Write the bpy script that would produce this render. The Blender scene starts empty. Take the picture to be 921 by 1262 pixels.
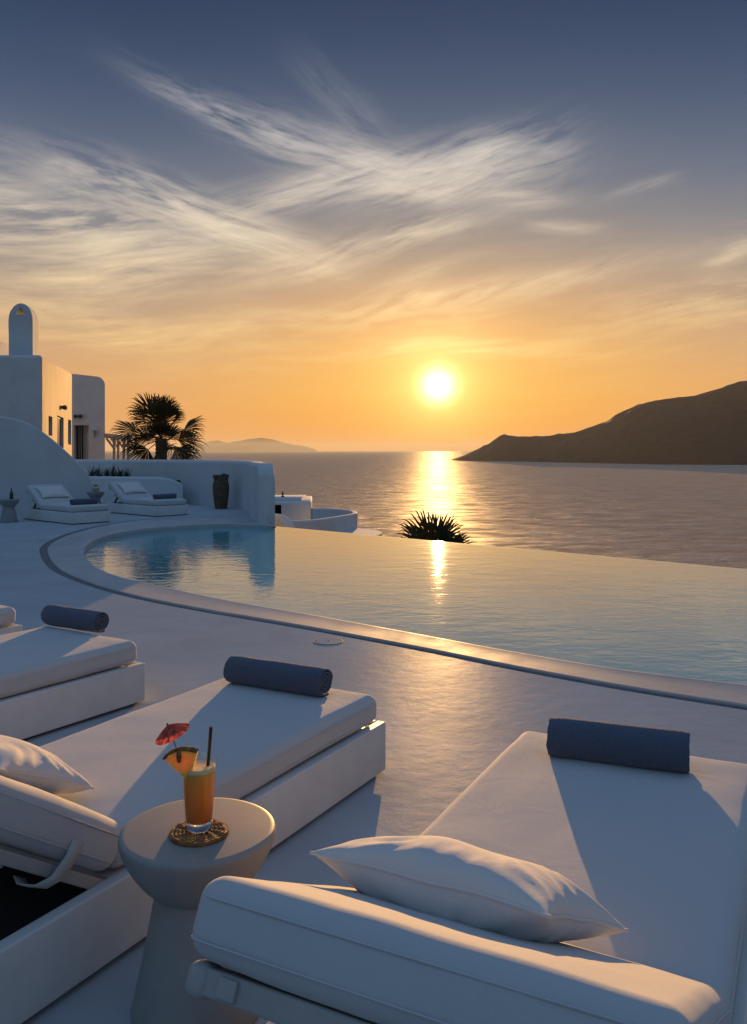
import bpy, bmesh, math, random
from mathutils import Vector, Matrix, noise, Euler
PI = math.pi
R = math.radians
random.seed(7)

# ------------------------------------------------------------------ scene
scn = bpy.context.scene
COL = scn.collection
F = 1040.0            # focal length in photograph pixels
CX, HZ, CH = 460.5, 555.0, 1.45


def gp(px, py, z=0.0):
    """point of the horizontal plane at height z seen at a photograph pixel"""
    y = (CH - z) * F / (py - HZ)
    return Vector(((px - CX) / F * y, y, z))


def dp(px, py, y):
    """point at distance y seen at a photograph pixel"""
    return Vector(((px - CX) / F * y, y, CH - (py - HZ) / F * y))


def lin(c):
    return tuple(((v / 255) / 12.92 if v / 255 <= 0.04045 else ((v / 255 + 0.055) / 1.055) ** 2.4) for v in c)


# ------------------------------------------------------------------ tags
def tag(o, label=None, cat=None, group=None, kind=None):
    if label: o['label'] = label
    if cat: o['category'] = cat
    if group: o['group'] = group
    if kind: o['kind'] = kind
    return o


def thing(name, label, cat, loc=(0, 0, 0), rz=0.0, group=None):
    o = bpy.data.objects.new(name, None)
    o.empty_display_size = 0.1
    COL.objects.link(o)
    o.location = loc
    o.rotation_euler = (0, 0, rz)
    return tag(o, label, cat, group)


def mesh_obj(name, bm, mat, parent=None, smooth=True, angle=35):
    me = bpy.data.meshes.new(name)
    bmesh.ops.recalc_face_normals(bm, faces=bm.faces)
    if name in ('sea', 'pool_water', 'terrace_floor', 'hillside', 'headland', 'far_island', 'coping', 'overflow_channel'):
        bm.normal_update()
        if sum(f.normal.z * f.calc_area() for f in bm.faces) < 0: bmesh.ops.reverse_faces(bm, faces=bm.faces)
    if smooth:
        lim = R(angle)
        for f in bm.faces: f.smooth = True
        for e in bm.edges:
            if len(e.link_faces) == 2 and e.calc_face_angle(0) > lim: e.smooth = False
    bm.to_mesh(me)
    bm.free()
    if mat: me.materials.append(mat)
    o = bpy.data.objects.new(name, me)
    COL.objects.link(o)
    if parent: o.parent = parent
    return o


def copy_tree(o, parent=None):
    c = o.copy()
    COL.objects.link(c)
    c.parent = parent
    for ch in o.children: copy_tree(ch, c)
    return c


def struct(name, bm, mat, **k):
    o = mesh_obj(name, bm, mat, None, **k)
    o['kind'] = 'structure'
    return o


# ------------------------------------------------------------------ mesh helpers
def rbox(bm, sx, sy, sz, r, n=8, seg=4, puff=0.0, M=None, wob=0.0, seed=0):
    """box with rounded edges, centred at the origin, optionally puffed"""
    def axis(s):
        h = s / 2
        rr = min(r, h * 0.999)
        a = [-h + rr * (1 - math.cos(i / seg * PI / 2)) if False else -h + rr * i / seg for i in range(seg)]
        a += [-h + rr + (s - 2 * rr) * i / n for i in range(n + 1)]
        a += [h - rr + rr * (i + 1) / seg for i in range(seg)]
        return a
    ax = [axis(sx), axis(sy), axis(sz) if n <= 3 else None]
    h = sz / 2; rr = min(r, h * .999)
    ax[2] = [-h + rr * i / seg for i in range(seg)] + [-h + rr + (sz - 2 * rr) * i / 2 for i in range(3)] + [h - rr + rr * (i + 1) / seg for i in range(seg)]
    hs = (sx / 2, sy / 2, sz / 2)
    cache = {}

    def vert(p):
        k = tuple(round(v, 6) for v in p)
        if k in cache: return cache[k]
        q = [max(-(hs[i] - min(r, hs[i] * .999)), min(hs[i] - min(r, hs[i] * .999), p[i])) for i in range(3)]
        d = Vector([p[i] - q[i] for i in range(3)])
        L = d.length
        if L > 1e-9:
            # equal-angle mapping of the corner cube onto the ball
            m = max(abs(v) for v in d) or 1
            e = Vector([math.copysign(math.tan(min(abs(v) / m, 1) * PI / 4), v) if m else 0 for v in d])
            e.normalize()
            c = Vector(q) + e * (m)
        else:
            c = Vector(p)
        u = c.x / hs[0]; v = c.y / hs[1]; w = c.z / hs[2]
        if puff:
            c.z += math.copysign(1, w) * puff * max(0, 1 - u ** 4) * max(0, 1 - v ** 4) * abs(w)
            c.x += math.copysign(1, u) * puff * .5 * max(0, 1 - w * w) * abs(u) ** 3
            c.y += math.copysign(1, v) * puff * .5 * max(0, 1 - w * w) * abs(v) ** 3
        if wob:
            nn = noise.noise_vector(Vector((c.x * 5 + seed, c.y * 5, c.z * 5)))
            n2 = noise.noise_vector(Vector((c.x * 17 + seed, c.y * 17, c.z * 17)))
            c += nn * wob + n2 * wob * .3
        if M: c = M @ c
        cache[k] = bm.verts.new(c)
        return cache[k]
    for a in range(3):
        b, c_ = [(1, 2), (2, 0), (0, 1)][a]
        for s in (-1, 1):
            for i in range(len(ax[b]) - 1):
                for j in range(len(ax[c_]) - 1):
                    ps = []
                    for (ii, jj) in ((i, j), (i + 1, j), (i + 1, j + 1), (i, j + 1)):
                        p = [0, 0, 0]
                        p[a] = s * hs[a]; p[b] = ax[b][ii]; p[c_] = ax[c_][jj]
                        ps.append(vert(p))
                    if s < 0: ps.reverse()
                    try: bm.faces.new(ps)
                    except ValueError: pass
    return bm


def box(bm, c, s, bev=0.006, M=None):
    T = Matrix.Translation(Vector(c))
    if M: T = M @ T
    rbox(bm, s[0], s[1], s[2], min(bev, min(s) * .45), n=1, seg=2, M=T)


def tube(bm, pts, r, seg=8, closed=False, cap=True):
    pts = [Vector(p) for p in pts]
    n = len(pts)
    rings = []
    up = Vector((0, 0, 1))
    prev = None
    for i, p in enumerate(pts):
        if closed: t = pts[(i + 1) % n] - pts[i - 1]
        else: t = pts[min(i + 1, n - 1)] - pts[max(i - 1, 0)]
        t.normalize()
        if prev is None:
            a = t.cross(up)
            if a.length < 1e-3: a = t.cross(Vector((1, 0, 0)))
        else:
            a = prev - t * prev.dot(t)
        a.normalize(); prev = a.copy()
        b = t.cross(a)
        rad = r[i] if isinstance(r, (list, tuple)) else r
        rings.append([bm.verts.new(p + (a * math.cos(k / seg * 2 * PI) + b * math.sin(k / seg * 2 * PI)) * rad) for k in range(seg)])
    m = n if closed else n - 1
    for i in range(m):
        A, B = rings[i], rings[(i + 1) % n]
        for k in range(seg):
            bm.faces.new((A[k], A[(k + 1) % seg], B[(k + 1) % seg], B[k]))
    if cap and not closed:
        bm.faces.new(list(reversed(rings[0]))); bm.faces.new(rings[-1])
    return bm


def lathe(bm, prof, seg=48, c=(0, 0, 0), jit=0.0, seed=0):
    c = Vector(c)
    rings = []
    for (r, z) in prof:
        if r < 1e-5:
            rings.append([bm.verts.new(c + Vector((0, 0, z)))])
        else:
            row = []
            for k in range(seg):
                a = k / seg * 2 * PI
                rr = r
                if jit: rr += jit * noise.noise(Vector((math.cos(a) * 3 + seed, math.sin(a) * 3, z * 9)))
                row.append(bm.verts.new(c + Vector((math.cos(a) * rr, math.sin(a) * rr, z))))
            rings.append(row)
    for i in range(len(rings) - 1):
        A, B = rings[i], rings[i + 1]
        if len(A) == 1 and len(B) == 1: continue
        for k in range(seg):
            k2 = (k + 1) % seg
            if len(A) == 1: bm.faces.new((A[0], B[k], B[k2]))
            elif len(B) == 1: bm.faces.new((A[k], A[k2], B[0]))
            else: bm.faces.new((A[k], A[k2], B[k2], B[k]))
    return bm


def smooth_path(pts, n=8, closed=False):
    """Catmull-Rom"""
    pts = [Vector(p) for p in pts]
    out = []
    m = len(pts)
    for i in range(m if closed else m - 1):
        if closed: p0, p1, p2, p3 = pts[i - 1], pts[i], pts[(i + 1) % m], pts[(i + 2) % m]
        else: p0, p1, p2, p3 = pts[max(i - 1, 0)], pts[i], pts[i + 1], pts[min(i + 2, m - 1)]
        for k in range(n):
            t = k / n
            out.append(0.5 * ((2 * p1) + (p2 - p0) * t + (2 * p0 - 5 * p1 + 4 * p2 - p3) * t * t + (-p0 + 3 * p1 - 3 * p2 + p3) * t ** 3))
    if not closed: out.append(pts[-1])
    return out


def wall_sweep(bm, path, z0, tops, thick, r=0.12, side=0.0, seg=5):
    """a plastered wall along a plan path, rounded top; tops = height per station"""
    n = len(path)
    rows = []
    for i, p in enumerate(path):
        p = Vector((p[0], p[1], 0))
        a = Vector((path[max(i - 1, 0)][0], path[max(i - 1, 0)][1], 0)); b = Vector((path[min(i + 1, n - 1)][0], path[min(i + 1, n - 1)][1], 0))
        t = (b - a).normalized()
        nrm = Vector((t.y, -t.x, 0))
        c = p + nrm * side * thick
        zt = tops[i] if isinstance(tops, (list, tuple)) else tops
        zb = z0[i] if isinstance(z0, (list, tuple)) else z0
        h = thick / 2
        rr = min(r, h * .98)
        prof = [(h, zb)]
        zt = max(zt, zb + rr + .01)
        for k in range(seg + 1):
            an = k / seg * PI / 2
            prof.append((h - rr + rr * math.cos(an), zt - rr + rr * math.sin(an)))
        for k in range(seg + 1):
            an = PI / 2 + k / seg * PI / 2
            prof.append((-h + rr + rr * math.cos(an), zt - rr + rr * math.sin(an)))
        prof.append((-h, zb))
        rows.append([bm.verts.new(c + nrm * o + Vector((0, 0, z))) for (o, z) in prof])
    for i in range(n - 1):
        A, B = rows[i], rows[i + 1]
        for k in range(len(A)):
            k2 = (k + 1) % len(A)
            bm.faces.new((A[k], A[k2], B[k2], B[k]))
    bm.faces.new(rows[0]); bm.faces.new(list(reversed(rows[-1])))
    return bm


def prism(bm, poly, z0, z1):
    bot = [bm.verts.new((p[0], p[1], z0)) for p in poly]
    top = [bm.verts.new((p[0], p[1], z1)) for p in poly]
    n = len(poly)
    fs = [bm.faces.new(list(reversed(bot))), bm.faces.new(top)]
    for i in range(n):
        fs.append(bm.faces.new((bot[i], bot[(i + 1) % n], top[(i + 1) % n], top[i])))
    return fs


def bevel_all(bm, w, seg=3, sel=None):
    es = [e for e in bm.edges if (sel is None or sel(e))]
    bmesh.ops.bevel(bm, geom=es, offset=w, segments=seg, profile=.5, affect='EDGES', clamp_overlap=True)


def boolean_cut(o, cutters):
    """cut real openings and bake the result"""
    for c in cutters:
        m = o.modifiers.new('cut', 'BOOLEAN'); m.object = c; m.operation = 'DIFFERENCE'; m.solver = 'EXACT'
    bpy.context.view_layer.update()
    dg = bpy.context.evaluated_depsgraph_get()
    me = bpy.data.meshes.new_from_object(o.evaluated_get(dg))
    o.modifiers.clear()
    o.data = me
    for c in cutters: bpy.data.objects.remove(c, do_unlink=True)


# ------------------------------------------------------------------ materials
def new_mat(name):
    m = bpy.data.materials.new(name)
    m.use_nodes = True
    nt = m.node_tree
    return m, nt, nt.nodes['Principled BSDF']


def N(nt, t, **k):
    n = nt.nodes.new(t)
    for a, v in k.items():
        if a.startswith('i_'):
            key = a[2:].replace('_', ' ')
            n.inputs[key].default_value = v
        else: setattr(n, a, v)
    return n


def surf(name, col, rough=.6, var=.06, vscale=3.0, bump=.15, bscale=60, dist=.002, spec=.5, col2=None, rvar=0.0, sheen=0.0, stretch=None, detail=6, metal=0.0):
    m, nt, b = new_mat(name)
    L = nt.links.new
    tc = N(nt, 'ShaderNodeTexCoord')
    src = tc.outputs['Object']
    if stretch:
        mp = N(nt, 'ShaderNodeMapping'); mp.inputs['Scale'].default_value = stretch
        L(src, mp.inputs[0]); src = mp.outputs[0]
    nz = N(nt, 'ShaderNodeTexNoise', i_Scale=vscale, i_Detail=detail, i_Roughness=.6)
    L(src, nz.inputs['Vector'])
    c2 = col2 if col2 else tuple(max(0, v * (1 - var * 3)) for v in col)
    mx = N(nt, 'ShaderNodeMix', data_type='RGBA')
    rp = N(nt, 'ShaderNodeMapRange'); rp.inputs[1].default_value = .35; rp.inputs[2].default_value = .7
    L(nz.outputs['Fac'], rp.inputs[0]); L(rp.outputs[0], mx.inputs[0])
    mx.inputs[6].default_value = (*col, 1); mx.inputs[7].default_value = (*c2, 1)
    L(mx.outputs[2], b.inputs['Base Color'])
    b.inputs['Roughness'].default_value = rough
    b.inputs['Specular IOR Level'].default_value = spec
    b.inputs['Metallic'].default_value = metal
    if rvar:
        r2 = N(nt, 'ShaderNodeMapRange'); r2.inputs[1].default_value = .3; r2.inputs[2].default_value = .7
        r2.inputs[3].default_value = rough - rvar; r2.inputs[4].default_value = rough + rvar
        L(nz.outputs['Fac'], r2.inputs[0]); L(r2.outputs[0], b.inputs['Roughness'])
    if sheen:
        b.inputs['Sheen Weight'].default_value = sheen
        b.inputs['Sheen Roughness'].default_value = .5
    if bump:
        n2 = N(nt, 'ShaderNodeTexNoise', i_Scale=bscale, i_Detail=4.0)
        L(src, n2.inputs['Vector'])
        bp = N(nt, 'ShaderNodeBump', i_Strength=bump, i_Distance=dist)
        L(n2.outputs['Fac'], bp.inputs['Height']); L(bp.outputs[0], b.inputs['Normal'])
    return m


def weave_mat(name, col, col2, scale=2400, rough=.85, sheen=.15, wr=.25):
    """outdoor woven fabric: thread weave, soft creases, faint soiling"""
    m, nt, b = new_mat(name)
    L = nt.links.new
    tc = N(nt, 'ShaderNodeTexCoord')
    sep = N(nt, 'ShaderNodeSeparateXYZ'); L(tc.outputs['Object'], sep.inputs[0])
    hs = []
    for ax in (0, 1):
        mu = N(nt, 'ShaderNodeMath', operation='MULTIPLY'); mu.inputs[1].default_value = scale
        L(sep.outputs[ax], mu.inputs[0])
        s = N(nt, 'ShaderNodeMath', operation='SINE'); L(mu.outputs[0], s.inputs[0]); hs.append(s)
    ad = N(nt, 'ShaderNodeMath', operation='MULTIPLY'); L(hs[0].outputs[0], ad.inputs[0]); L(hs[1].outputs[0], ad.inputs[1])
    nz = N(nt, 'ShaderNodeTexNoise', i_Scale=4.5, i_Detail=5.0); L(tc.outputs['Object'], nz.inputs['Vector'])
    fz = N(nt, 'ShaderNodeTexNoise', i_Scale=170.0, i_Detail=3.0); L(tc.outputs['Object'], fz.inputs['Vector'])
    mx = N(nt, 'ShaderNodeMix', data_type='RGBA')
    am = N(nt, 'ShaderNodeMath', operation='MULTIPLY_ADD'); am.inputs[1].default_value = .55; am.inputs[2].default_value = 0
    L(fz.outputs['Fac'], am.inputs[0])
    a2 = N(nt, 'ShaderNodeMath', operation='MULTIPLY_ADD', use_clamp=True); a2.inputs[1].default_value = .5
    L(nz.outputs['Fac'], a2.inputs[0]); L(am.outputs[0], a2.inputs[2])
    L(a2.outputs[0], mx.inputs[0])
    mx.inputs[6].default_value = (*col, 1); mx.inputs[7].default_value = (*col2, 1)
    L(mx.outputs[2], b.inputs['Base Color'])
    b.inputs['Roughness'].default_value = rough
    b.inputs['Specular IOR Level'].default_value = .3
    b.inputs['Sheen Weight'].default_value = sheen
    b1 = N(nt, 'ShaderNodeBump', i_Strength=.25, i_Distance=.0006); L(ad.outputs[0], b1.inputs['Height'])
    b2 = N(nt, 'ShaderNodeBump', i_Strength=wr, i_Distance=.02)
    wn = N(nt, 'ShaderNodeTexNoise', i_Scale=6.0, i_Detail=3.0, i_Distortion=.8); L(tc.outputs['Object'], wn.inputs['Vector'])
    L(wn.outputs['Fac'], b2.inputs['Height']); L(b1.outputs[0], b2.inputs['Normal'])
    b3 = N(nt, 'ShaderNodeBump', i_Strength=.3, i_Distance=.001); L(fz.outputs['Fac'], b3.inputs['Height'])
    L(b2.outputs[0], b3.inputs['Normal'])
    L(b3.outputs[0], b.inputs['Normal'])
    return m


MAT = {}
MAT['cushion'] = weave_mat('cushion_fabric', (.56, .55, .56), (.515, .505, .515), wr=.12)
MAT['pillow'] = weave_mat('pillow_fabric', (.72, .68, .66), (.62, .59, .58), wr=.35)
MAT['lacquer'] = surf('white_lacquer', (.70, .69, .69), rough=.5, var=.05, vscale=4, bump=.12, bscale=90, dist=.001, rvar=.06)
MAT['rail'] = surf('painted_rail', (.42, .39, .38), rough=.5, var=.06, vscale=9, bump=.1, bscale=120)
MAT['strap'] = weave_mat('webbing', (.55, .51, .49), (.48, .45, .43), scale=1500)
MAT['dark'] = surf('dark_interior', (.05, .045, .045), rough=.8)
MAT['tablestone'] = surf('moulded_stone', (.33, .31, .30), rough=.55, var=.07, vscale=7, bump=.12, bscale=160, dist=.0012, col2=(.27, .255, .25))
MAT['farstone'] = surf('grey_stone', (.30, .30, .31), rough=.7, var=.08, vscale=8)
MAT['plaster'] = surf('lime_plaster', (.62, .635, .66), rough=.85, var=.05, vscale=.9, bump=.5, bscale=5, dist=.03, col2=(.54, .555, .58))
MAT['plaster_sun_tint'] = surf('rough_plaster_sun_tint', (.76, .64, .47), rough=.9, var=.08, vscale=1.3, bump=.6, bscale=9, dist=.03, col2=(.60, .50, .37), stretch=(1, 1, .35))  # golden sunlight on the side wall is mixed into this base colour
MAT['coping'] = surf('coping_cement', (.45, .455, .47), rough=.62, spec=.22, var=.09, vscale=2.2, bump=.3, bscale=45, dist=.002, rvar=.1, col2=(.37, .38, .39))
MAT['glassdark'] = surf('dark_window', (.02, .022, .026), rough=.12, bump=0)
MAT['grate'] = surf('gutter_stone', (.16, .175, .20), rough=.7, var=.15, vscale=30, bump=.5, bscale=70, dist=.004)
MAT['pot'] = surf('weathered_pot', (.16, .105, .065), rough=.9, var=.2, vscale=14, bump=.9, bscale=22, dist=.02, col2=(.06, .04, .028))
MAT['lampmetal'] = surf('dark_lamp', (.04, .04, .045), rough=.5)
MAT['trunk'] = surf('palm_trunk', (.10, .07, .05), rough=.95, var=.2, vscale=10, bump=1.0, bscale=25, dist=.03, col2=(.04, .03, .022))
MAT['leaf'] = surf('palm_leaf', (.030, .038, .018), rough=.8, spec=.2, var=.2, vscale=3, bump=0, col2=(.065, .05, .022))
MAT['leaf2'] = surf('agave_leaf', (.045, .065, .03), rough=.5, var=.2, vscale=9, bump=0)
MAT['soil'] = surf('soil', (.07, .05, .04), rough=1, vscale=12, var=.2)
MAT['hill'] = surf('dry_hillside', (.20, .15, .11), rough=1, var=.15, vscale=.25, bump=.8, bscale=1.2, dist=.4, col2=(.11, .10, .06))
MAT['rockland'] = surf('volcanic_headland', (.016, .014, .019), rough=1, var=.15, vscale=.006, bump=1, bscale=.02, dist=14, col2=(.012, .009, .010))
MAT['basin'] = surf('pool_mosaic', (.50, .84, .90), rough=.5, var=.05, vscale=2, bump=.1)
MAT['wood'] = surf('weathered_wood', (.42, .38, .35), rough=.8, vscale=8)
MAT['blackplastic'] = surf('black_plastic', (.006, .006, .007), rough=.35, bump=0)


def towel_mat(name, c1, c2):
    m, nt, b = new_mat(name)
    L = nt.links.new
    tc = N(nt, 'ShaderNodeTexCoord')
    n1 = N(nt, 'ShaderNodeTexNoise', i_Scale=190.0, i_Detail=3.0); L(tc.outputs['Object'], n1.inputs['Vector'])
    n2 = N(nt, 'ShaderNodeTexNoise', i_Scale=14.0, i_Detail=4.0); L(tc.outputs['Object'], n2.inputs['Vector'])
    mx = N(nt, 'ShaderNodeMix', data_type='RGBA'); L(n1.outputs['Fac'], mx.inputs[0])
    mx.inputs[6].default_value = (*c2, 1); mx.inputs[7].default_value = (*c1, 1)
    L(mx.outputs[2], b.inputs['Base Color'])
    b.inputs['Roughness'].default_value = .95
    b.inputs['Sheen Weight'].default_value = .35
    b.inputs['Sheen Tint'].default_value = (.6, .65, .8, 1)
    b.inputs['Specular IOR Level'].default_value = .15
    b1 = N(nt, 'ShaderNodeBump', i_Strength=1.0, i_Distance=.006); L(n1.outputs['Fac'], b1.inputs['Height'])
    b2 = N(nt, 'ShaderNodeBump', i_Strength=.5, i_Distance=.01); L(n2.outputs['Fac'], b2.inputs['Height'])
    L(b1.outputs[0], b2.inputs['Normal']); L(b2.outputs[0], b.inputs['Normal'])
    return m


MAT['towel'] = towel_mat('navy_terry', (.115, .14, .205), (.055, .07, .11))


def deck_mat():
    m, nt, b = new_mat('deck_microcement')
    L = nt.links.new
    tc = N(nt, 'ShaderNodeTexCoord')
    P = tc.outputs['Object']
    n1 = N(nt, 'ShaderNodeTexNoise', i_Scale=1.3, i_Detail=8.0, i_Roughness=.62, i_Distortion=.6); L(P, n1.inputs['Vector'])
    n2 = N(nt, 'ShaderNodeTexNoise', i_Scale=9.0, i_Detail=6.0, i_Roughness=.6); L(P, n2.inputs['Vector'])
    n3 = N(nt, 'ShaderNodeTexNoise', i_Scale=160.0, i_Detail=3.0); L(P, n3.inputs['Vector'])
    mr = N(nt, 'ShaderNodeMapRange'); mr.inputs[1].default_value = .35; mr.inputs[2].default_value = .68; L(n1.outputs['Fac'], mr.inputs[0])
    mx = N(nt, 'ShaderNodeMix', data_type='RGBA'); L(mr.outputs[0], mx.inputs[0])
    mx.inputs[6].default_value = (.45, .47, .50, 1); mx.inputs[7].default_value = (.375, .395, .425, 1)
    L(mx.outputs[2], b.inputs['Base Color'])
    rr = N(nt, 'ShaderNodeMapRange'); rr.inputs[1].default_value = .3; rr.inputs[2].default_value = .7
    rr.inputs[3].default_value = .34; rr.inputs[4].default_value = .46
    mm = N(nt, 'ShaderNodeMix', data_type='FLOAT'); mm.inputs[0].default_value = .45
    L(n1.outputs['Fac'], mm.inputs[2]); L(n2.outputs['Fac'], mm.inputs[3]); L(mm.outputs[0], rr.inputs[0])
    L(rr.outputs[0], b.inputs['Roughness'])
    b.inputs['Specular IOR Level'].default_value = .09
    b1 = N(nt, 'ShaderNodeBump', i_Strength=.35, i_Distance=.002); L(n3.outputs['Fac'], b1.inputs['Height'])
    b2 = N(nt, 'ShaderNodeBump', i_Strength=.25, i_Distance=.010); L(n2.outputs['Fac'], b2.inputs['Height']); L(b1.outputs[0], b2.inputs['Normal'])
    L(b2.outputs[0], b.inputs['Normal'])
    # thin matt sealer: low sheen even at grazing angles
    b.inputs['Specular IOR Level'].default_value = 0.0
    gl = N(nt, 'ShaderNodeBsdfGlossy'); L(b2.outputs[0], gl.inputs['Normal']); L(rr.outputs[0], gl.inputs['Roughness'])
    lw = N(nt, 'ShaderNodeLayerWeight'); lw.inputs['Blend'].default_value = .5
    pw = N(nt, 'ShaderNodeMath', operation='POWER'); L(lw.outputs['Facing'], pw.inputs[0]); pw.inputs[1].default_value = 4.0
    fm = N(nt, 'ShaderNodeMapRange'); L(pw.outputs[0], fm.inputs[0]); fm.inputs[3].default_value = .02; fm.inputs[4].default_value = .085
    ms = N(nt, 'ShaderNodeMixShader'); L(fm.outputs[0], ms.inputs[0]); L(b.outputs[0], ms.inputs[1]); L(gl.outputs[0], ms.inputs[2])
    L(ms.outputs[0], nt.nodes['Material Output'].inputs['Surface'])
    return m


MAT['deck'] = deck_mat()


def water_mat(name, pool):
    m, nt, b = new_mat(name)
    L = nt.links.new
    out = nt.nodes['Material Output']
    tc = N(nt, 'ShaderNodeTexCoord')
    P = tc.outputs['Object']
    if pool:
        nt.nodes.remove(b)
        mp = N(nt, 'ShaderNodeMapping'); mp.inputs['Rotation'].default_value = (0, 0, R(10)); mp.inputs['Scale'].default_value = (.75, 1.25, 1)
        L(P, mp.inputs[0])
        n1 = N(nt, 'ShaderNodeTexNoise', i_Scale=2.2, i_Detail=3.0, i_Roughness=.5, i_Distortion=.5); L(mp.outputs[0], n1.inputs['Vector'])
        n2 = N(nt, 'ShaderNodeTexNoise', i_Scale=6.5, i_Detail=2.0, i_Roughness=.5, i_Distortion=.8); L(mp.outputs[0], n2.inputs['Vector'])
        b1 = N(nt, 'ShaderNodeBump', i_Strength=1.0, i_Distance=.0042); L(n1.outputs['Fac'], b1.inputs['Height'])
        b2 = N(nt, 'ShaderNodeBump', i_Strength=1.0, i_Distance=.0024); L(n2.outputs['Fac'], b2.inputs['Height']); L(b1.outputs[0], b2.inputs['Normal'])
        fr = N(nt, 'ShaderNodeFresnel', i_IOR=1.85); L(b2.outputs[0], fr.inputs['Normal'])
        gl = N(nt, 'ShaderNodeBsdfGlossy'); gl.inputs['Roughness'].default_value = .03; L(b2.outputs[0], gl.inputs['Normal'])
        gl.inputs['Color'].default_value = (1, 1, 1, 1)
        tr = N(nt, 'ShaderNodeBsdfTransparent'); tr.inputs['Color'].default_value = (.55, .93, .98, 1)
        mx = N(nt, 'ShaderNodeMixShader')
        bd = N(nt, 'ShaderNodeBsdfDiffuse'); bd.inputs['Color'].default_value = (.19, .54, .62, 1)   # light scattered back by the tiled basin
        m0 = N(nt, 'ShaderNodeMixShader'); m0.inputs[0].default_value = .72; L(tr.outputs[0], m0.inputs[1]); L(bd.outputs[0], m0.inputs[2])
        L(fr.outputs[0], mx.inputs[0]); L(m0.outputs[0], mx.inputs[1]); L(gl.outputs[0], mx.inputs[2])
        L(mx.outputs[0], out.inputs['Surface'])
    else:
        mp = N(nt, 'ShaderNodeMapping'); mp.inputs['Scale'].default_value = (.55, 1, 1); L(P, mp.inputs[0])
        n1 = N(nt, 'ShaderNodeTexNoise', i_Scale=.055, i_Detail=7.0, i_Roughness=.66, i_Distortion=.3); L(mp.outputs[0], n1.inputs['Vector'])
        n2 = N(nt, 'ShaderNodeTexNoise', i_Scale=.0016, i_Detail=4.0); L(mp.outputs[0], n2.inputs['Vector'])
        b1 = N(nt, 'ShaderNodeBump', i_Strength=1.0, i_Distance=9.0); L(n1.outputs['Fac'], b1.inputs['Height'])
        nt.nodes.remove(b)
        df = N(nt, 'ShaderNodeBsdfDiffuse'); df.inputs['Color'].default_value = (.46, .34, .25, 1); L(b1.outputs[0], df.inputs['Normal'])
        gl = N(nt, 'ShaderNodeBsdfGlossy'); gl.inputs['Color'].default_value = (1, 1, 1, 1); L(b1.outputs[0], gl.inputs['Normal'])
        mr = N(nt, 'ShaderNodeMapRange'); mr.inputs[3].default_value = .40; mr.inputs[4].default_value = .50
        L(n2.outputs['Fac'], mr.inputs[0]); L(mr.outputs[0], gl.inputs['Roughness'])
        mx = N(nt, 'ShaderNodeMixShader')
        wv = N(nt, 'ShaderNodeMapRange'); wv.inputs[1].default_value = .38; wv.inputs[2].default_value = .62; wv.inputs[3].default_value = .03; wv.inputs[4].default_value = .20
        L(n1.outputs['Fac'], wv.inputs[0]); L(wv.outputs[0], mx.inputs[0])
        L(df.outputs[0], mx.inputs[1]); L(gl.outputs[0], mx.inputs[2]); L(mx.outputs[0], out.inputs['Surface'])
    return m


MAT['pool'] = water_mat('pool_water', True)
MAT['sea'] = water_mat('sea_water', False)


def glass_mat():
    m, nt, b = new_mat('clear_glass')
    nt.nodes.remove(b)
    L = nt.links.new
    out = nt.nodes['Material Output']
    fr = N(nt, 'ShaderNodeFresnel', i_IOR=1.45)
    gl = N(nt, 'ShaderNodeBsdfGlossy'); gl.inputs['Roughness'].default_value = .02
    tr = N(nt, 'ShaderNodeBsdfTransparent'); tr.inputs['Color'].default_value = (.96, .97, .97, 1)
    mx = N(nt, 'ShaderNodeMixShader')
    ge = N(nt, 'ShaderNodeNewGeometry')
    iv = N(nt, 'ShaderNodeMath', operation='SUBTRACT'); iv.inputs[0].default_value = 1.0; L(ge.outputs['Backfacing'], iv.inputs[1])
    mu = N(nt, 'ShaderNodeMath', operation='MULTIPLY'); L(fr.outputs[0], mu.inputs[0]); L(iv.outputs[0], mu.inputs[1])
    L(mu.outputs[0], mx.inputs[0]); L(tr.outputs[0], mx.inputs[1]); L(gl.outputs[0], mx.inputs[2]); L(mx.outputs[0], out.inputs['Surface'])
    return m


MAT['glass'] = glass_mat()
m, nt, b = new_mat('thick_glass')
b.inputs['Transmission Weight'].default_value = 1; b.inputs['Roughness'].default_value = .03; b.inputs['IOR'].default_value = 1.45
MAT['thickglass'] = m


def juice_mat():
    m, nt, b = new_mat('orange_juice')
    L = nt.links.new
    tc = N(nt, 'ShaderNodeTexCoord')
    sep = N(nt, 'ShaderNodeSeparateXYZ'); L(tc.outputs['Object'], sep.inputs[0])
    nz = N(nt, 'ShaderNodeTexNoise', i_Scale=60.0, i_Detail=4.0); L(tc.outputs['Object'], nz.inputs['Vector'])
    ad = N(nt, 'ShaderNodeMath', operation='MULTIPLY_ADD'); ad.inputs[1].default_value = .02
    L(nz.outputs['Fac'], ad.inputs[0]); L(sep.outputs[2], ad.inputs[2])
    cr = N(nt, 'ShaderNodeValToRGB')
    mr = N(nt, 'ShaderNodeMapRange'); mr.inputs[1].default_value = .02; mr.inputs[2].default_value = .175
    L(ad.outputs[0], mr.inputs[0]); L(mr.outputs[0], cr.inputs[0])
    e = cr.color_ramp.elements
    e[0].position = 0; e[0].color = (.70, .15, .012, 1)       # layered drink: darker syrup at the bottom
    e[1].position = 1; e[1].color = (.90, .60, .22, 1)
    x = e.new(.45); x.color = (.86, .25, .012, 1)
    x = e.new(.86); x.color = (.90, .36, .03, 1)
    L(cr.outputs[0], b.inputs['Base Color'])
    b.inputs['Roughness'].default_value = .4
    b.inputs['Subsurface Weight'].default_value = 1.0
    b.inputs['Subsurface Radius'].default_value = (1.0, .45, .12)
    b.inputs['Subsurface Scale'].default_value = .03
    return m


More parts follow.
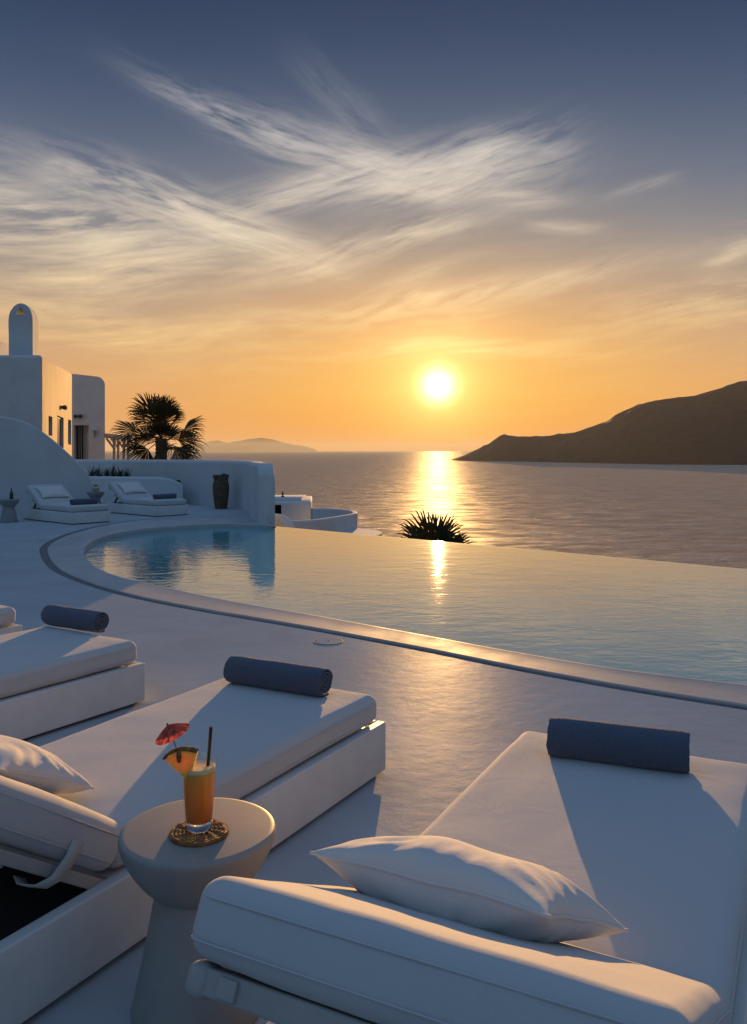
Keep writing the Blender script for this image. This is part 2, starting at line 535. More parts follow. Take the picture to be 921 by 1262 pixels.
MAT['juice'] = juice_mat()
MAT['foam'] = surf('foam', (.90, .70, .42), rough=.8, bscale=300, bump=.6, dist=.002)


def leafy(name, col, trans=.5, rough=.5):
    m, nt, b = new_mat(name)
    L = nt.links.new
    out = nt.nodes['Material Output']
    b.inputs['Base Color'].default_value = (*col, 1); b.inputs['Roughness'].default_value = rough
    t = N(nt, 'ShaderNodeBsdfTranslucent'); t.inputs['Color'].default_value = (*col, 1)
    mx = N(nt, 'ShaderNodeMixShader'); mx.inputs[0].default_value = trans
    L(b.outputs[0], mx.inputs[1]); L(t.outputs[0], mx.inputs[2]); L(mx.outputs[0], out.inputs['Surface'])
    return m


MAT['paper'] = leafy('red_paper', (.62, .13, .09), .5, .8)
MAT['paperdot'] = leafy('dark_red_paper', (.42, .06, .05), .4, .7)
MAT['pine'] = surf('pineapple_flesh', (.95, .66, .13), rough=.35, var=.1, vscale=90, bump=.5, bscale=120, dist=.002, col2=(.90, .52, .07))
for n_ in MAT['pine'].node_tree.nodes:
    if n_.type == 'BSDF_PRINCIPLED':
        n_.inputs['Subsurface Weight'].default_value = 1.0; n_.inputs['Subsurface Radius'].default_value = (1, .6, .1); n_.inputs['Subsurface Scale'].default_value = .02
MAT['rind'] = surf('pineapple_rind', (.12, .06, .02), rough=.8, var=.3, vscale=60, bump=1, bscale=90, dist=.004, col2=(.30, .17, .04))
MAT['rattan'] = surf('rattan', (.34, .13, .035), rough=.55, var=.2, vscale=50, bump=.4, bscale=200, col2=(.12, .05, .02))
MAT['stick'] = surf('wood_stick', (.25, .14, .07), rough=.6)
MAT['bottle'] = surf('green_glass', (.02, .05, .04), rough=.1, bump=0)
MAT['lantern'] = surf('lantern_glass', (.55, .42, .30), rough=.3, bump=0)

# ------------------------------------------------------------------ camera
cam = bpy.data.cameras.new('camera')
co = bpy.data.objects.new('camera', cam)
COL.objects.link(co)
co.location = (0, 0, CH)
co.rotation_euler = (R(90), 0, 0)
cam.sensor_fit = 'VERTICAL'
cam.sensor_height = 36
cam.lens = 36 * F / 1262
cam.shift_y = -(631 - HZ) / 1262
cam.clip_start = .05
cam.clip_end = 120000
scn.camera = co

# ------------------------------------------------------------------ sky and sun
SAZ = math.atan((540 - CX) / F)
SEL = math.atan((555 - 475) / F * math.cos(SAZ))
sdir = Vector((math.sin(SAZ) * math.cos(SEL), math.cos(SAZ) * math.cos(SEL), math.sin(SEL)))
sl = bpy.data.lights.new('sun', 'SUN')
sl.energy = 4.0
sl.angle = R(.53)
sl.color = (1.0, .54, .17)
so = bpy.data.objects.new('sun', sl)
COL.objects.link(so)
so.rotation_euler = (-sdir).to_track_quat('-Z', 'Y').to_euler()

w = bpy.data.worlds.new('World')
scn.world = w
w.use_nodes = True
nt = w.node_tree
for n in list(nt.nodes): nt.nodes.remove(n)
L = nt.links.new
out = N(nt, 'ShaderNodeOutputWorld')
bg = N(nt, 'ShaderNodeBackground')
L(bg.outputs[0], out.inputs[0])
tc = N(nt, 'ShaderNodeTexCoord')
D = tc.outputs['Generated']


def M_(op, a, b=None, c=None, clamp=False):
    n = N(nt, 'ShaderNodeMath', operation=op, use_clamp=clamp)
    for i, v in enumerate((a, b, c)):
        if v is None: continue
        if isinstance(v, (int, float)): n.inputs[i].default_value = v
        else: L(v, n.inputs[i])
    return n.outputs[0]


def MR(v, a, b, c=0.0, d=1.0, kind='SMOOTHSTEP'):
    n = N(nt, 'ShaderNodeMapRange', interpolation_type=kind)
    L(v, n.inputs[0])
    for i, x in enumerate((a, b, c, d)): n.inputs[i + 1].default_value = x
    return n.outputs[0]


def MIX(f, a, b, bt='MIX'):
    n = N(nt, 'ShaderNodeMix', data_type='RGBA', blend_type=bt)
    for i, v in ((0, f), (6, a), (7, b)):
        if isinstance(v, (int, float)): n.inputs[i].default_value = v
        elif isinstance(v, tuple): n.inputs[i].default_value = (*v[:3], 1)
        else: L(v, n.inputs[i])
    return n.outputs[2]


def RAMP(v, stops, gain=1.0):
    n = N(nt, 'ShaderNodeValToRGB')
    L(v, n.inputs[0])
    cr = n.color_ramp
    cr.interpolation = 'B_SPLINE'
    while len(cr.elements) > 1: cr.elements.remove(cr.elements[-1])
    cr.elements[0].position = stops[0][0]; cr.elements[0].color = (*lin(stops[0][1]), 1)
    for p, c in stops[1:]:
        e = cr.elements.new(p); e.color = (*lin(c), 1)
    return n.outputs[0]


sx = N(nt, 'ShaderNodeSeparateXYZ'); L(D, sx.inputs[0])
AZ = M_('ARCTAN2', sx.outputs[0], sx.outputs[1])
EL = M_('ARCSINE', sx.outputs[2])
dot = N(nt, 'ShaderNodeVectorMath', operation='DOT_PRODUCT'); L(D, dot.inputs[0]); dot.inputs[1].default_value = tuple(sdir)
ANG = M_('ARCCOSINE', M_('MINIMUM', dot.outputs['Value'], 0.999999))


def e_(py): return math.atan((HZ - py) / F) / .56      # ramp position of a photograph row


elN = M_('DIVIDE', M_('MAXIMUM', EL, 0.0), .56, clamp=True)
rampA = RAMP(elN, [(0, (232, 146, 62)), (e_(540), (242, 156, 56)), (e_(500), (248, 176, 72)), (e_(450), (246, 186, 100)), (e_(400), (226, 174, 116)), (e_(350), (194, 162, 132)), (e_(300), (158, 147, 138)),
                   (e_(240), (118, 126, 138)), (e_(160), (82, 100, 126)), (e_(80), (58, 80, 110)), (e_(0), (42, 64, 95)), (1, (38, 58, 90))])
rampB = RAMP(elN, [(0, (220, 146, 96)), (e_(540), (230, 158, 92)), (e_(500), (230, 166, 100)), (e_(450), (216, 168, 120)), (e_(400), (192, 160, 130)), (e_(350), (168, 152, 138)), (e_(300), (136, 136, 140)),
                   (e_(240), (103, 115, 135)), (e_(160), (74, 92, 120)), (e_(80), (52, 74, 104)), (e_(0), (38, 60, 91)), (1, (34, 54, 86))])
dAZ = M_('ABSOLUTE', M_('SUBTRACT', AZ, SAZ + .0))
base = MIX(MR(dAZ, .05, .42), rampA, rampB)

# ---- cirrus: warped, rotated bands of streaky ice cloud in azimuth / elevation
cv = N(nt, 'ShaderNodeCombineXYZ'); L(AZ, cv.inputs[0]); L(EL, cv.inputs[1])
wn = N(nt, 'ShaderNodeTexNoise', i_Scale=4.0, i_Detail=1.5, i_Roughness=.4); L(cv.outputs[0], wn.inputs['Vector'])
wsub = N(nt, 'ShaderNodeVectorMath', operation='SUBTRACT'); L(wn.outputs['Color'], wsub.inputs[0]); wsub.inputs[1].default_value = (.5, .5, .5)
wsc = N(nt, 'ShaderNodeVectorMath', operation='SCALE'); L(wsub.outputs[0], wsc.inputs[0]); wsc.inputs['Scale'].default_value = .052
wad = N(nt, 'ShaderNodeVectorMath', operation='ADD'); L(cv.outputs[0], wad.inputs[0]); L(wsc.outputs[0], wad.inputs[1])
UV = wad.outputs[0]


def azel(px, py):
    a = math.atan((px - CX) / F)
    return a, math.atan((HZ - py) / F * math.cos(a))


def streak(angle, sc, ratio, detail=7.0, rough=.62, off=0.0):
    mp = N(nt, 'ShaderNodeMapping', vector_type='TEXTURE')
    mp.inputs['Rotation'].default_value = (0, 0, R(angle))
    mp.inputs['Scale'].default_value = (ratio, 1, 1)
    mp.inputs['Location'].default_value = (off, off, 0)
    L(UV, mp.inputs[0])
    nz = N(nt, 'ShaderNodeTexNoise', i_Scale=sc, i_Detail=detail, i_Roughness=rough, i_Distortion=.25); L(mp.outputs[0], nz.inputs['Vector'])
    return nz.outputs['Fac']


def fibres(ang, off):
    return M_('ADD', M_('MULTIPLY', streak(ang, 30, 7.0, off=off), .55), M_('MULTIPLY', streak(ang + 5, 95, 10.0, off=off + 2), .45))


S = {-18: fibres(-18, 1), 14: fibres(14, 3), 0: fibres(1, 7), -40: fibres(-42, 5)}
# centre (photo px), half length, half width (px), tilt (deg, + = rising to the right), strength, streak key
BANDS = [
    (290, 152, 105, 15, -19, .85, -18), (420, 190, 110, 26, -14, .80, -18), (560, 215, 95, 30, 4, .95, 14), (590, 182, 75, 20, 14, .5, 14),
    (470, 228, 130, 24, 8, .75, 14), (370, 240, 90, 14, 22, .6, 14), (420, 115, 60, 22, -32, .18, -40), (640, 245, 45, 10, -5, .5, 0),
    (190, 255, 130, 24, -14, .85, -18), (290, 290, 100, 20, -18, .85, -18), (100, 290, 150, 32, -4, .80, 0), (400, 325, 110, 15, 14, .75, 14),
    (520, 290, 90, 13, 10, .55, 14), (120, 345, 120, 22, 4, .55, 0), (560, 365, 200, 13, 7, .80, 14), (480, 390, 110, 12, 2, .55, 0),
    (690, 283, 40, 7, -8, .45, -18), (905, 312, 32, 10, 28, .55, 14), (790, 238, 40, 6, 10, .25, 14), (850, 372, 130, 18, 3, .50, 0),
    (840, 400, 120, 12, -4, .35, 0), (230, 415, 200, 16, 2, .45, 0), (90, 385, 140, 16, -6, .45, 0), (540, 425, 130, 9, 3, .6, 0),
    (330, 450, 160, 9, 4, .3, 0), (20, 250, 90, 25, -4, .4, 0), (700, 430, 160, 9, -2, .25, 0), (520, 340, 60, 8, 18, .4, 14)]
acc = None
for (px, py, hl, hw, ang, st, key) in BANDS:
    a, e = azel(px, py)
    mp = N(nt, 'ShaderNodeMapping', vector_type='TEXTURE')
    mp.inputs['Location'].default_value = (a, e, 0); mp.inputs['Rotation'].default_value = (0, 0, R(ang)); mp.inputs['Scale'].default_value = (hl / F, hw / F, 1)
    L(UV, mp.inputs[0])
    ln = N(nt, 'ShaderNodeVectorMath', operation='DOT_PRODUCT'); L(mp.outputs[0], ln.inputs[0]); L(mp.outputs[0], ln.inputs[1])
    g = M_('EXPONENT', M_('MULTIPLY', ln.outputs['Value'], -1.0))
    tex = MR(S[key], .41, .64, .03, 1.35, 'LINEAR')
    g = M_('MULTIPLY', M_('MULTIPLY', g, st), tex)
    acc = g if acc is None else M_('ADD', acc, g)
# a thin veil everywhere low in the sky
veil = M_('MULTIPLY', MR(S[0], .45, .8, 0, .55), MR(EL, .38, .05, 0.0, 1.0))
veil = M_('MULTIPLY', veil, MR(EL, 0.0, .06))
finefib = MR(streak(3, 70, 5.0, detail=8.0, off=11), .3, .7, .72, 1.12, 'LINEAR')
sat = M_('SUBTRACT', 1.0, M_('EXPONENT', M_('MULTIPLY', acc, -1.25)))
dens = M_('MINIMUM', M_('ADD', M_('MULTIPLY', M_('MULTIPLY', sat, 1.0), finefib), M_('MULTIPLY', veil, .55)), .95)
cloudc = RAMP(elN, [(0, (240, 170, 100)), (e_(480), (255, 205, 120)), (e_(420), (255, 216, 146)), (e_(360), (252, 222, 174)), (e_(300), (244, 224, 194)), (e_(220), (232, 220, 204)), (e_(140), (206, 202, 200)), (e_(60), (160, 168, 182)), (1, (120, 130, 150))])
sky = MIX(dens, base, cloudc)

# ---- the sun's aureole and disc
g1 = M_('MULTIPLY', M_('EXPONENT', M_('MULTIPLY', M_('POWER', M_('DIVIDE', ANG, .0165), 2.0), -1.0)), 2.6)
g2 = M_('MULTIPLY', M_('EXPONENT', M_('MULTIPLY', M_('DIVIDE', ANG, .038), -1.0)), 1.6)
g3 = M_('MULTIPLY', M_('EXPONENT', M_('MULTIPLY', M_('DIVIDE', ANG, .12), -1.0)), .20)
lumtex = M_('ADD', .85, M_('MULTIPLY', dens, .5))


def SCALEC(c, f):
    n = N(nt, 'ShaderNodeVectorMath', operation='SCALE'); n.inputs[0].default_value = c; L(f, n.inputs['Scale']); return n.outputs[0]


def ADDC(a, b):
    n = N(nt, 'ShaderNodeVectorMath', operation='ADD'); L(a, n.inputs[0]); L(b, n.inputs[1]); return n.outputs[0]


sky = ADDC(sky, SCALEC((1.0, .86, .55), g1))
sky = ADDC(sky, SCALEC((1.0, .62, .20), M_('MULTIPLY', g2, lumtex)))
sky = ADDC(sky, SCALEC((1.0, .48, .10), M_('MULTIPLY', g3, lumtex)))

# ---- physical sky takes over overhead and behind the camera
ns = N(nt, 'ShaderNodeTexSky', sky_type='NISHITA')
ns.sun_disc = False
ns.sun_elevation = SEL
ns.sun_rotation = SAZ
ns.air_density = 1.0; ns.dust_density = 1.0; ns.ozone_density = 2.5
NISH = .10
front = M_('MULTIPLY', MR(M_('ABSOLUTE', AZ), 1.9, .8), MR(EL, 1.1, .50))
nsc = N(nt, 'ShaderNodeVectorMath', operation='MULTIPLY'); L(ns.outputs[0], nsc.inputs[0]); nsc.inputs[1].default_value = (1.30, 1.14, 1.06)
EXPO = 0.7
EG = 2 ** -EXPO
fr_ = N(nt, 'ShaderNodeVectorMath', operation='SCALE'); L(sky, fr_.inputs[0]); fr_.inputs['Scale'].default_value = EG / NISH
over = N(nt, 'ShaderNodeVectorMath', operation='SCALE'); L(nsc.outputs[0], over.inputs[0]); L(MR(EL, .1, 1.0, .3, 2.9), over.inputs['Scale'])
final = MIX(front, over.outputs[0], fr_.outputs[0])
L(final, bg.inputs['Color'])
bg.inputs['Strength'].default_value = NISH
w.cycles.sampling_method = 'MANUAL'
w.cycles.sample_map_resolution = 1024

scn.view_settings.view_transform = 'Standard'
scn.view_settings.look = 'None'
scn.view_settings.gamma = 1
scn.view_settings.exposure = EXPO
scn.view_settings.use_curve_mapping = False
scn.cycles.use_denoising = True
scn.cycles.max_bounces = 8
scn.cycles.volume_bounces = 0
scn.cycles.caustics_reflective = False
scn.cycles.caustics_refractive = False
scn.cycles.transparent_max_bounces = 12
scn.cycles.sample_clamp_indirect = 4

# ------------------------------------------------------------------ sea, land, haze
SEA = -60.0
bm = bmesh.new()
ys = [-3000, 30, 60000]
q = [bm.verts.new(p) for p in ((-45000, 20, SEA), (45000, 20, SEA), (45000, 61000, SEA), (-45000, 61000, SEA))]
bm.faces.new(q)
struct('sea', bm, MAT['sea'])


def interp(tab, x):
    if x <= tab[0][0]: return tab[0][1]
    for (a, b), (c, d) in zip(tab, tab[1:]):
        if x <= c:
            t = (x - a) / (c - a)
            return b + (d - b) * t
    return tab[-1][1]


def headland(name, crest, shore, depth, rough, nx=420, ny=40, seed=0.0):
    """crest rows: photograph px -> py; shore: px -> distance. real relief behind the shoreline"""
    bm = bmesh.new()
    x0, x1 = crest[0][0], crest[-1][0]
    grid = []
    for i in range(nx + 1):
        px = x0 + (x1 - x0) * i / nx
        ysh = interp(shore, px)
        row = []
        dpt = depth * (0.5 + .5 * min(1, (HZ + 18 - interp(crest, px)) / 60))
        yc = ysh + dpt
        zc = CH + (HZ - interp(crest, px)) / F * yc - SEA
        for j in range(ny + 1):
            t = j / ny * 1.7
            y = ysh + dpt * t
            s = math.sin(min(t, 1) * PI / 2) ** .8 if t < 1 else math.cos((t - 1) / .7 * PI / 2) ** .7 if t < 1.7 else 0
            x = (px - CX) / F * yc * (1 + 0 * t) if True else 0
            # spurs and gullies
            n_ = noise.fractal(Vector((x * .0028 + seed, y * .0028, 0)), 1.0, 2.1, 6)
            z = zc * s + rough * n_ * math.sin(min(t, 1.7) / 1.7 * PI) * (0.25 if abs(t - 1) < .12 else 1) * min(1, zc / 80)
            # steep sea cliff at the shore
            z = max(z, min(zc * .18, 26) * min(1, t / .05)) if 0 < t < 1.6 else z
            z += rough * .22 * noise.noise(Vector((x * .012 + seed, y * .012, 5))) * math.sin(min(t, 1.7) / 1.7 * PI) * min(1, zc / 80)
            row.append(bm.verts.new((x + rough * .5 * noise.noise(Vector((y * .004, x * .004, seed))), y, SEA - 3 + z if 0 < j < ny else SEA - 3)))
        grid.append(row)
    for i in range(nx):
        for j in range(ny):
            bm.faces.new((grid[i][j], grid[i + 1][j], grid[i + 1][j + 1], grid[i][j + 1]))
    return struct(name, bm, MAT['rockland'], angle=180)


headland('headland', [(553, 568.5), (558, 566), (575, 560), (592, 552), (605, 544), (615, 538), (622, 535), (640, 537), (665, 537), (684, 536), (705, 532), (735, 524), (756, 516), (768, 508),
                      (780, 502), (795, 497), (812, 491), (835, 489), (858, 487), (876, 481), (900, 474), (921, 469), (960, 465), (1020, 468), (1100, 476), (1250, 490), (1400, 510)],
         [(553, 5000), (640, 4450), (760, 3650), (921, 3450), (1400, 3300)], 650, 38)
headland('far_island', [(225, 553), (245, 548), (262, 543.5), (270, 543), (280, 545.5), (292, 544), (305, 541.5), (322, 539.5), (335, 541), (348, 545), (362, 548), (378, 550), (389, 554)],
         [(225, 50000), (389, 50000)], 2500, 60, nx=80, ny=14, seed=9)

# hillside falling from the terrace to the sea
bm = bmesh.new()
EDGE_A = Vector((-2.0, 16.85)); EDGE_B = Vector((4.76, 10.76))
ed = (EDGE_B - EDGE_A).normalized(); en = Vector((-ed.y, ed.x))
if en.y < 0: en = -en
rows = []
for i in range(70):
    s = -60 + i * 2.2
    row = []
    for j in range(44):
        t = .55 + (j / 43) ** 1.8 * 130
        p = EDGE_A + ed * s + en * t
        z = -2.4 - t * .50 + noise.fractal(Vector((p.x * .09, p.y * .09, 3)), 1, 2, 5) * min(1.6, .25 + t * .08)
        row.append(bm.verts.new((p.x, p.y, z if j else -3)))
    rows.append(row)
for i in range(69):
    for j in range(43):
        bm.faces.new((rows[i][j], rows[i + 1][j], rows[i + 1][j + 1], rows[i][j + 1]))
struct('hillside', bm, MAT['hill'], angle=180)

# the air over the sea
HAZE = True
if HAZE:
    bm = bmesh.new()
    bmesh.ops.create_cube(bm, size=1)
    for v in bm.verts:
        v.co = Vector((v.co.x * 96000, -50 + (v.co.y + .5) * 62500, -64.5 + (v.co.z + .5) * 480))
    hz = mesh_obj('haze', bm, None, smooth=False)
    tag(hz, None, None, None, 'stuff')
    hm = bpy.data.materials.new('haze_air'); hm.use_nodes = True
    hnt = hm.node_tree
    for n in list(hnt.nodes): hnt.nodes.remove(n)
    ho = N(hnt, 'ShaderNodeOutputMaterial')
    pv = N(hnt, 'ShaderNodeVolumePrincipled')
    pv.inputs['Color'].default_value = (.80, .84, .90, 1)
    pv.inputs['Density'].default_value = 2.0e-5
    pv.inputs['Anisotropy'].default_value = .25
    hnt.links.new(pv.outputs[0], ho.inputs['Volume'])
    hz.data.materials.append(hm)

# ------------------------------------------------------------------ pool and deck
WZ = -.075
water_px = [(337, 648), (319, 646.5), (276, 645.5), (232, 647), (190, 650.5), (158, 654.5), (131, 660), (114, 667), (105, 675), (105, 684), (111, 693), (124, 702), (151, 712), (202, 723), (242, 732), (300, 743.5),
            (380, 757), (468.6, 773), (550, 788), (637, 804), (772, 826), (921, 844)]
gut_px = [(290, 637.5), (240, 637.5), (200, 639), (165, 642), (127, 648), (94, 656.5), (72, 665), (59.5, 674), (60, 684), (68, 696), (84, 707), (121, 721), (175, 735.5), (255, 751), (300, 758.5), (380, 772), (468.6, 788), (550, 803.5),
          (637, 821), (772, 845.5), (921, 869)]
wpath = smooth_path([gp(a, b, 0) .to_2d().to_3d() for a, b in water_px], 6)
wpath += [wpath[-1] + Vector((.9, -.52, 0)) * k for k in (1, 2, 3, 5, 8)]
# bring the far edge onto the wall foot and keep the coping a constant width from the water
gpath = smooth_path([gp(a, b, 0).to_2d().to_3d() for a, b in gut_px], 6)
gpath += [gpath[-1] + Vector((.9, -.50, 0)) * k for k in (1, 2, 3, 5, 8)]


def offset(path, d):
    o = []
    n = len(path)
    for i, p in enumerate(path):
        t = (path[min(i + 1, n - 1)] - path[max(i - 1, 0)]).normalized()
        o.append(p + Vector((-t.y, t.x, 0)) * d)
    return o


def resample(path, n):
    ds = [0]
    for a, b in zip(path, path[1:]): ds.append(ds[-1] + (b - a).length)
    o = []
    j = 0
    for i in range(n):
        s = ds[-1] * i / (n - 1)
        while j < len(ds) - 2 and ds[j + 1] < s: j += 1
        t = (s - ds[j]) / max(ds[j + 1] - ds[j], 1e-9)
        o.append(path[j].lerp(path[j + 1], min(t, 1)))
    return o


def strip(bm, rows_):
    vs = [[bm.verts.new(p) for p in r] for r in rows_]
    for A, B in zip(vs, vs[1:]):
        for k in range(len(A) - 1):
            bm.faces.new((A[k], A[k + 1], B[k + 1], B[k]))


NP = 260
wp = resample(wpath, NP)
gi0 = resample(gpath, NP)
# the gutter closes on the wall: nearest station matching keeps the strip clean
gi = []
for i in range(NP): gi.append(gi0[i])
gw = []
for i in range(NP):
    gw.append(.105)
go_ = [gi[i] + (offset(gi, 1)[i] - gi[i]) * -gw[i] for i in range(NP)]
# choose side: gutter's outer edge lies away from the water
if (go_[NP // 2] - wp[NP // 2]).length < (gi[NP // 2] - wp[NP // 2]).length:
    go_ = [gi[i] + (offset(gi, 1)[i] - gi[i]) * gw[i] for i in range(NP)]


def zz(p, z): return Vector((p.x, p.y, z))


pool = thing('swimming_pool', 'curved infinity swimming pool with pale coping sunk in the white terrace, brimming towards the sea', 'swimming pool', (-1, 11, 0))


def local(bm, o):
    for v in bm.verts: v.co -= o.location
    return bm


# coping: a rounded raised lip falling inside to the water, flat outwards to the gutter
bm = bmesh.new()
rows = []
for i in range(NP):
    a, b_ = wp[i], gi[i]
    d = (b_ - a)
    Ld = d.length
    u = d / Ld
    lip = min(.05, Ld * .2)
    prof = [(0.0, -.9), (0.0, WZ), (0.0, -.012), (lip * .12, -.002), (lip * .35, .004), (lip * .8, .006), (lip * 1.6, .004), (Ld * .6, .003), (Ld - .012, .003), (Ld, -.005), (Ld, -.09)]
    rows.append([Vector((a.x + u.x * s, a.y + u.y * s, z)) for s, z in prof])
strip(bm, rows)
mesh_obj('coping', local(bm, pool), MAT['coping'], pool)
# overflow channel with a stone-filled recess
bm = bmesh.new()
strip(bm, [[zz(gi[i], -.016), zz(gi[i].lerp(go_[i], .5), -.013), zz(go_[i], -.016)] for i in range(NP)])
mesh_obj('overflow_channel', local(bm, pool), MAT['grate'], pool)
# basin: floor and infinity weir
far = [EDGE_A + ed * s for s in (0, 5, 9.1, 14, 22)]
bm = bmesh.new()
poly = [Vector((p.x, p.y, -1.25)) for p in wp[::4]] + [wp[-1].copy() + Vector((0, 0, -1.25))] + [Vector((p.x, p.y, -1.25)) for p in reversed(far)]
f = bm.faces.new([bm.verts.new(p) for p in poly])
bmesh.ops.triangulate(bm, faces=[f])
for a, b_ in zip(wp[::4] + [wp[-1]], wp[4::4] + [wp[-1]]):
    if (a - b_).length < 1e-6: continue
    u = Vector((0, 0, 0))
    vs = [bm.verts.new(p) for p in (zz(a, -1.25), zz(b_, -1.25), zz(b_, WZ - .0), zz(a, WZ - .0))]
    bm.faces.new(vs)
mesh_obj('basin', local(bm, pool), MAT['basin'], pool, smooth=False)
bm = bmesh.new()
for a, b_ in zip(far, far[1:]):
    A = [zz(a.to_3d(), -1.3), zz(a.to_3d(), WZ - .006), zz(a.to_3d() + en.to_3d() * .10, WZ - .010), zz(a.to_3d() + en.to_3d() * .12, -3.2)]
    B = [zz(b_.to_3d(), -1.3), zz(b_.to_3d(), WZ - .006), zz(b_.to_3d() + en.to_3d() * .10, WZ - .010), zz(b_.to_3d() + en.to_3d() * .12, -3.2)]
    strip(bm, [A, B])
mesh_obj('infinity_edge', local(bm, pool), MAT['coping'], pool)
# water sheet
bm = bmesh.new()
poly = [zz(p, WZ) for p in wp] + [zz(p.to_3d() + en.to_3d() * .09, WZ) for p in reversed(far)]
f = bm.faces.new([bm.verts.new(p) for p in poly])
bmesh.ops.triangulate(bm, faces=[f])
struct('pool_water', bm, MAT['pool'], smooth=False)

# deck: one sheet around the gutter
bm = bmesh.new()
poly = [zz(p, 0) for p in go_[:]]
last = go_[-1]
poly += [Vector((60, last.y - 18, 0)), Vector((60, -12, 0)), Vector((-60, -12, 0)), Vector((-60, 26, 0)), Vector((-6, 26, 0)), Vector((-3.2, 22.0, 0)), Vector((-2.45, 18.2, 0)), Vector((-2.12, 17.0, 0)), zz(wp[0], 0)+Vector((-.06,.10,0)), zz(gi[0], 0)]
f = bm.faces.new([bm.verts.new(p) for p in poly])
bmesh.ops.triangulate(bm, faces=[f])
for a, b_ in zip(go_, go_[1:]):
    bm.faces.new([bm.verts.new(p) for p in (zz(a, 0), zz(b_, 0), zz(b_, -.09), zz(a, -.09))])
struct('terrace_floor', bm, MAT['deck'], smooth=False)
# ground the house stands on
bm = bmesh.new()
prism(bm, [(-60, 26), (-6, 26), (-3.6, 22.3), (-4.9, 27), (-7, 34), (-10, 52), (-60, 60)], -3.0, -.03)
struct('ground', bm, MAT['hill'], smooth=False)

# skimmer lid
sk = gp(405, 790.5, 0)
t = thing('skimmer_lid', 'flush round access lid set in the terrace floor beside the pool gutter', 'access lid', sk)
bm = bmesh.new()
lathe(bm, [(0, .004), (.098, .004), (.098, .0)], 48)
mesh_obj('lid', bm, MAT['deck'], t)
bm = bmesh.new()
lathe(bm, [(.104, 0), (.104, .0045), (.111, .0045), (.111, 0)], 48)
lathe(bm, [(0, .0065), (.006, .0065), (.007, .004)], 16, (0, .02, 0))
mesh_obj('ring', bm, MAT['lampmetal'], t)


# ------------------------------------------------------------------ loungers
def pillow_mesh(W, H, T, seed=0, n=44):
    bm = bmesh.new()
    def pt(u, v, s):
        x = u * W / 2 * (1 - .10 * (1 - v * v) * abs(u) ** 2)
        y = v * H / 2 * (1 - .12 * (1 - u * u) * abs(v) ** 2)
        k = max(0, (1 - u * u)) ** .47 * max(0, (1 - v * v)) ** .47
        edge = (1 - k)
        z = s * T / 2 * k
        a = math.atan2(v, u)
        r = math.hypot(u, v)
        wr = math.sin(a * 17 + 5 * noise.noise(Vector((u * 2 + seed, v * 2, s * 2)))) * max(0, k) ** .5 * max(0, min(1, (r - .35) * 2.2))
        z += s * wr * T * .034 * (noise.noise(Vector((u * 3 + seed, v * 3, 4 + s))) + .7)
        z += T * .10 * noise.noise(Vector((u * 1.6 + seed, v * 1.6, 7 + s))) * k
        z += .012 * noise.noise(Vector((a * 1.5 + seed, 0, 2))) * (edge ** 3)
        return Vector((x, y, z))
    grids = []
    cache = {}
    for s in (1, -1):
        g = []
        for i in range(n + 1):
            row = []
            for j in range(n + 1):
                u = -math.cos(i / n * PI); v = -math.cos(j / n * PI)
                if i in (0, n) or j in (0, n):
                    if (i, j) not in cache: cache[(i, j)] = bm.verts.new(pt(u, v, 0))
                    row.append(cache[(i, j)])
                else: row.append(bm.verts.new(pt(u, v, s)))
            g.append(row)
        for i in range(n):
            for j in range(n):
                q = (g[i][j], g[i + 1][j], g[i + 1][j + 1], g[i][j + 1])
                bm.faces.new(q if s > 0 else tuple(reversed(q)))
    loop = []
    for k in range(n): loop.append((k, 0))
    for k in range(n): loop.append((n, k))
    for k in range(n): loop.append((n - k, n))
    for k in range(n): loop.append((0, n - k))
    pts = [cache[p].co.copy() for p in loop]
    keep = []
    for p in pts:
        if not keep or (p - keep[-1]).length > .006: keep.append(p)
    bp = bmesh.new()
    tube(bp, keep, .0042, 6, closed=True)
    return bm, bp


def rrect(hx, hy, r, z, n=6, wob=0.0, seed=0):
    pts = []
    for (cx, cy, a0) in ((hx - r, hy - r, 0), (-hx + r, hy - r, 90), (-hx + r, -hy + r, 180), (hx - r, -hy + r, 270)):
        for k in range(n + 1):
            a = R(a0 + 90 * k / n)
            pts.append(Vector((cx + r * math.cos(a), cy + r * math.sin(a), z)))
    o = []
    for i, p in enumerate(pts):
        q = pts[(i + 1) % len(pts)]
        m_ = max(1, int((q - p).length / .08))
        for k in range(m_): o.append(p.lerp(q, k / m_))
    return o


BASE_H, MAT_Z0, MAT_Z1 = .232, .2335, .360


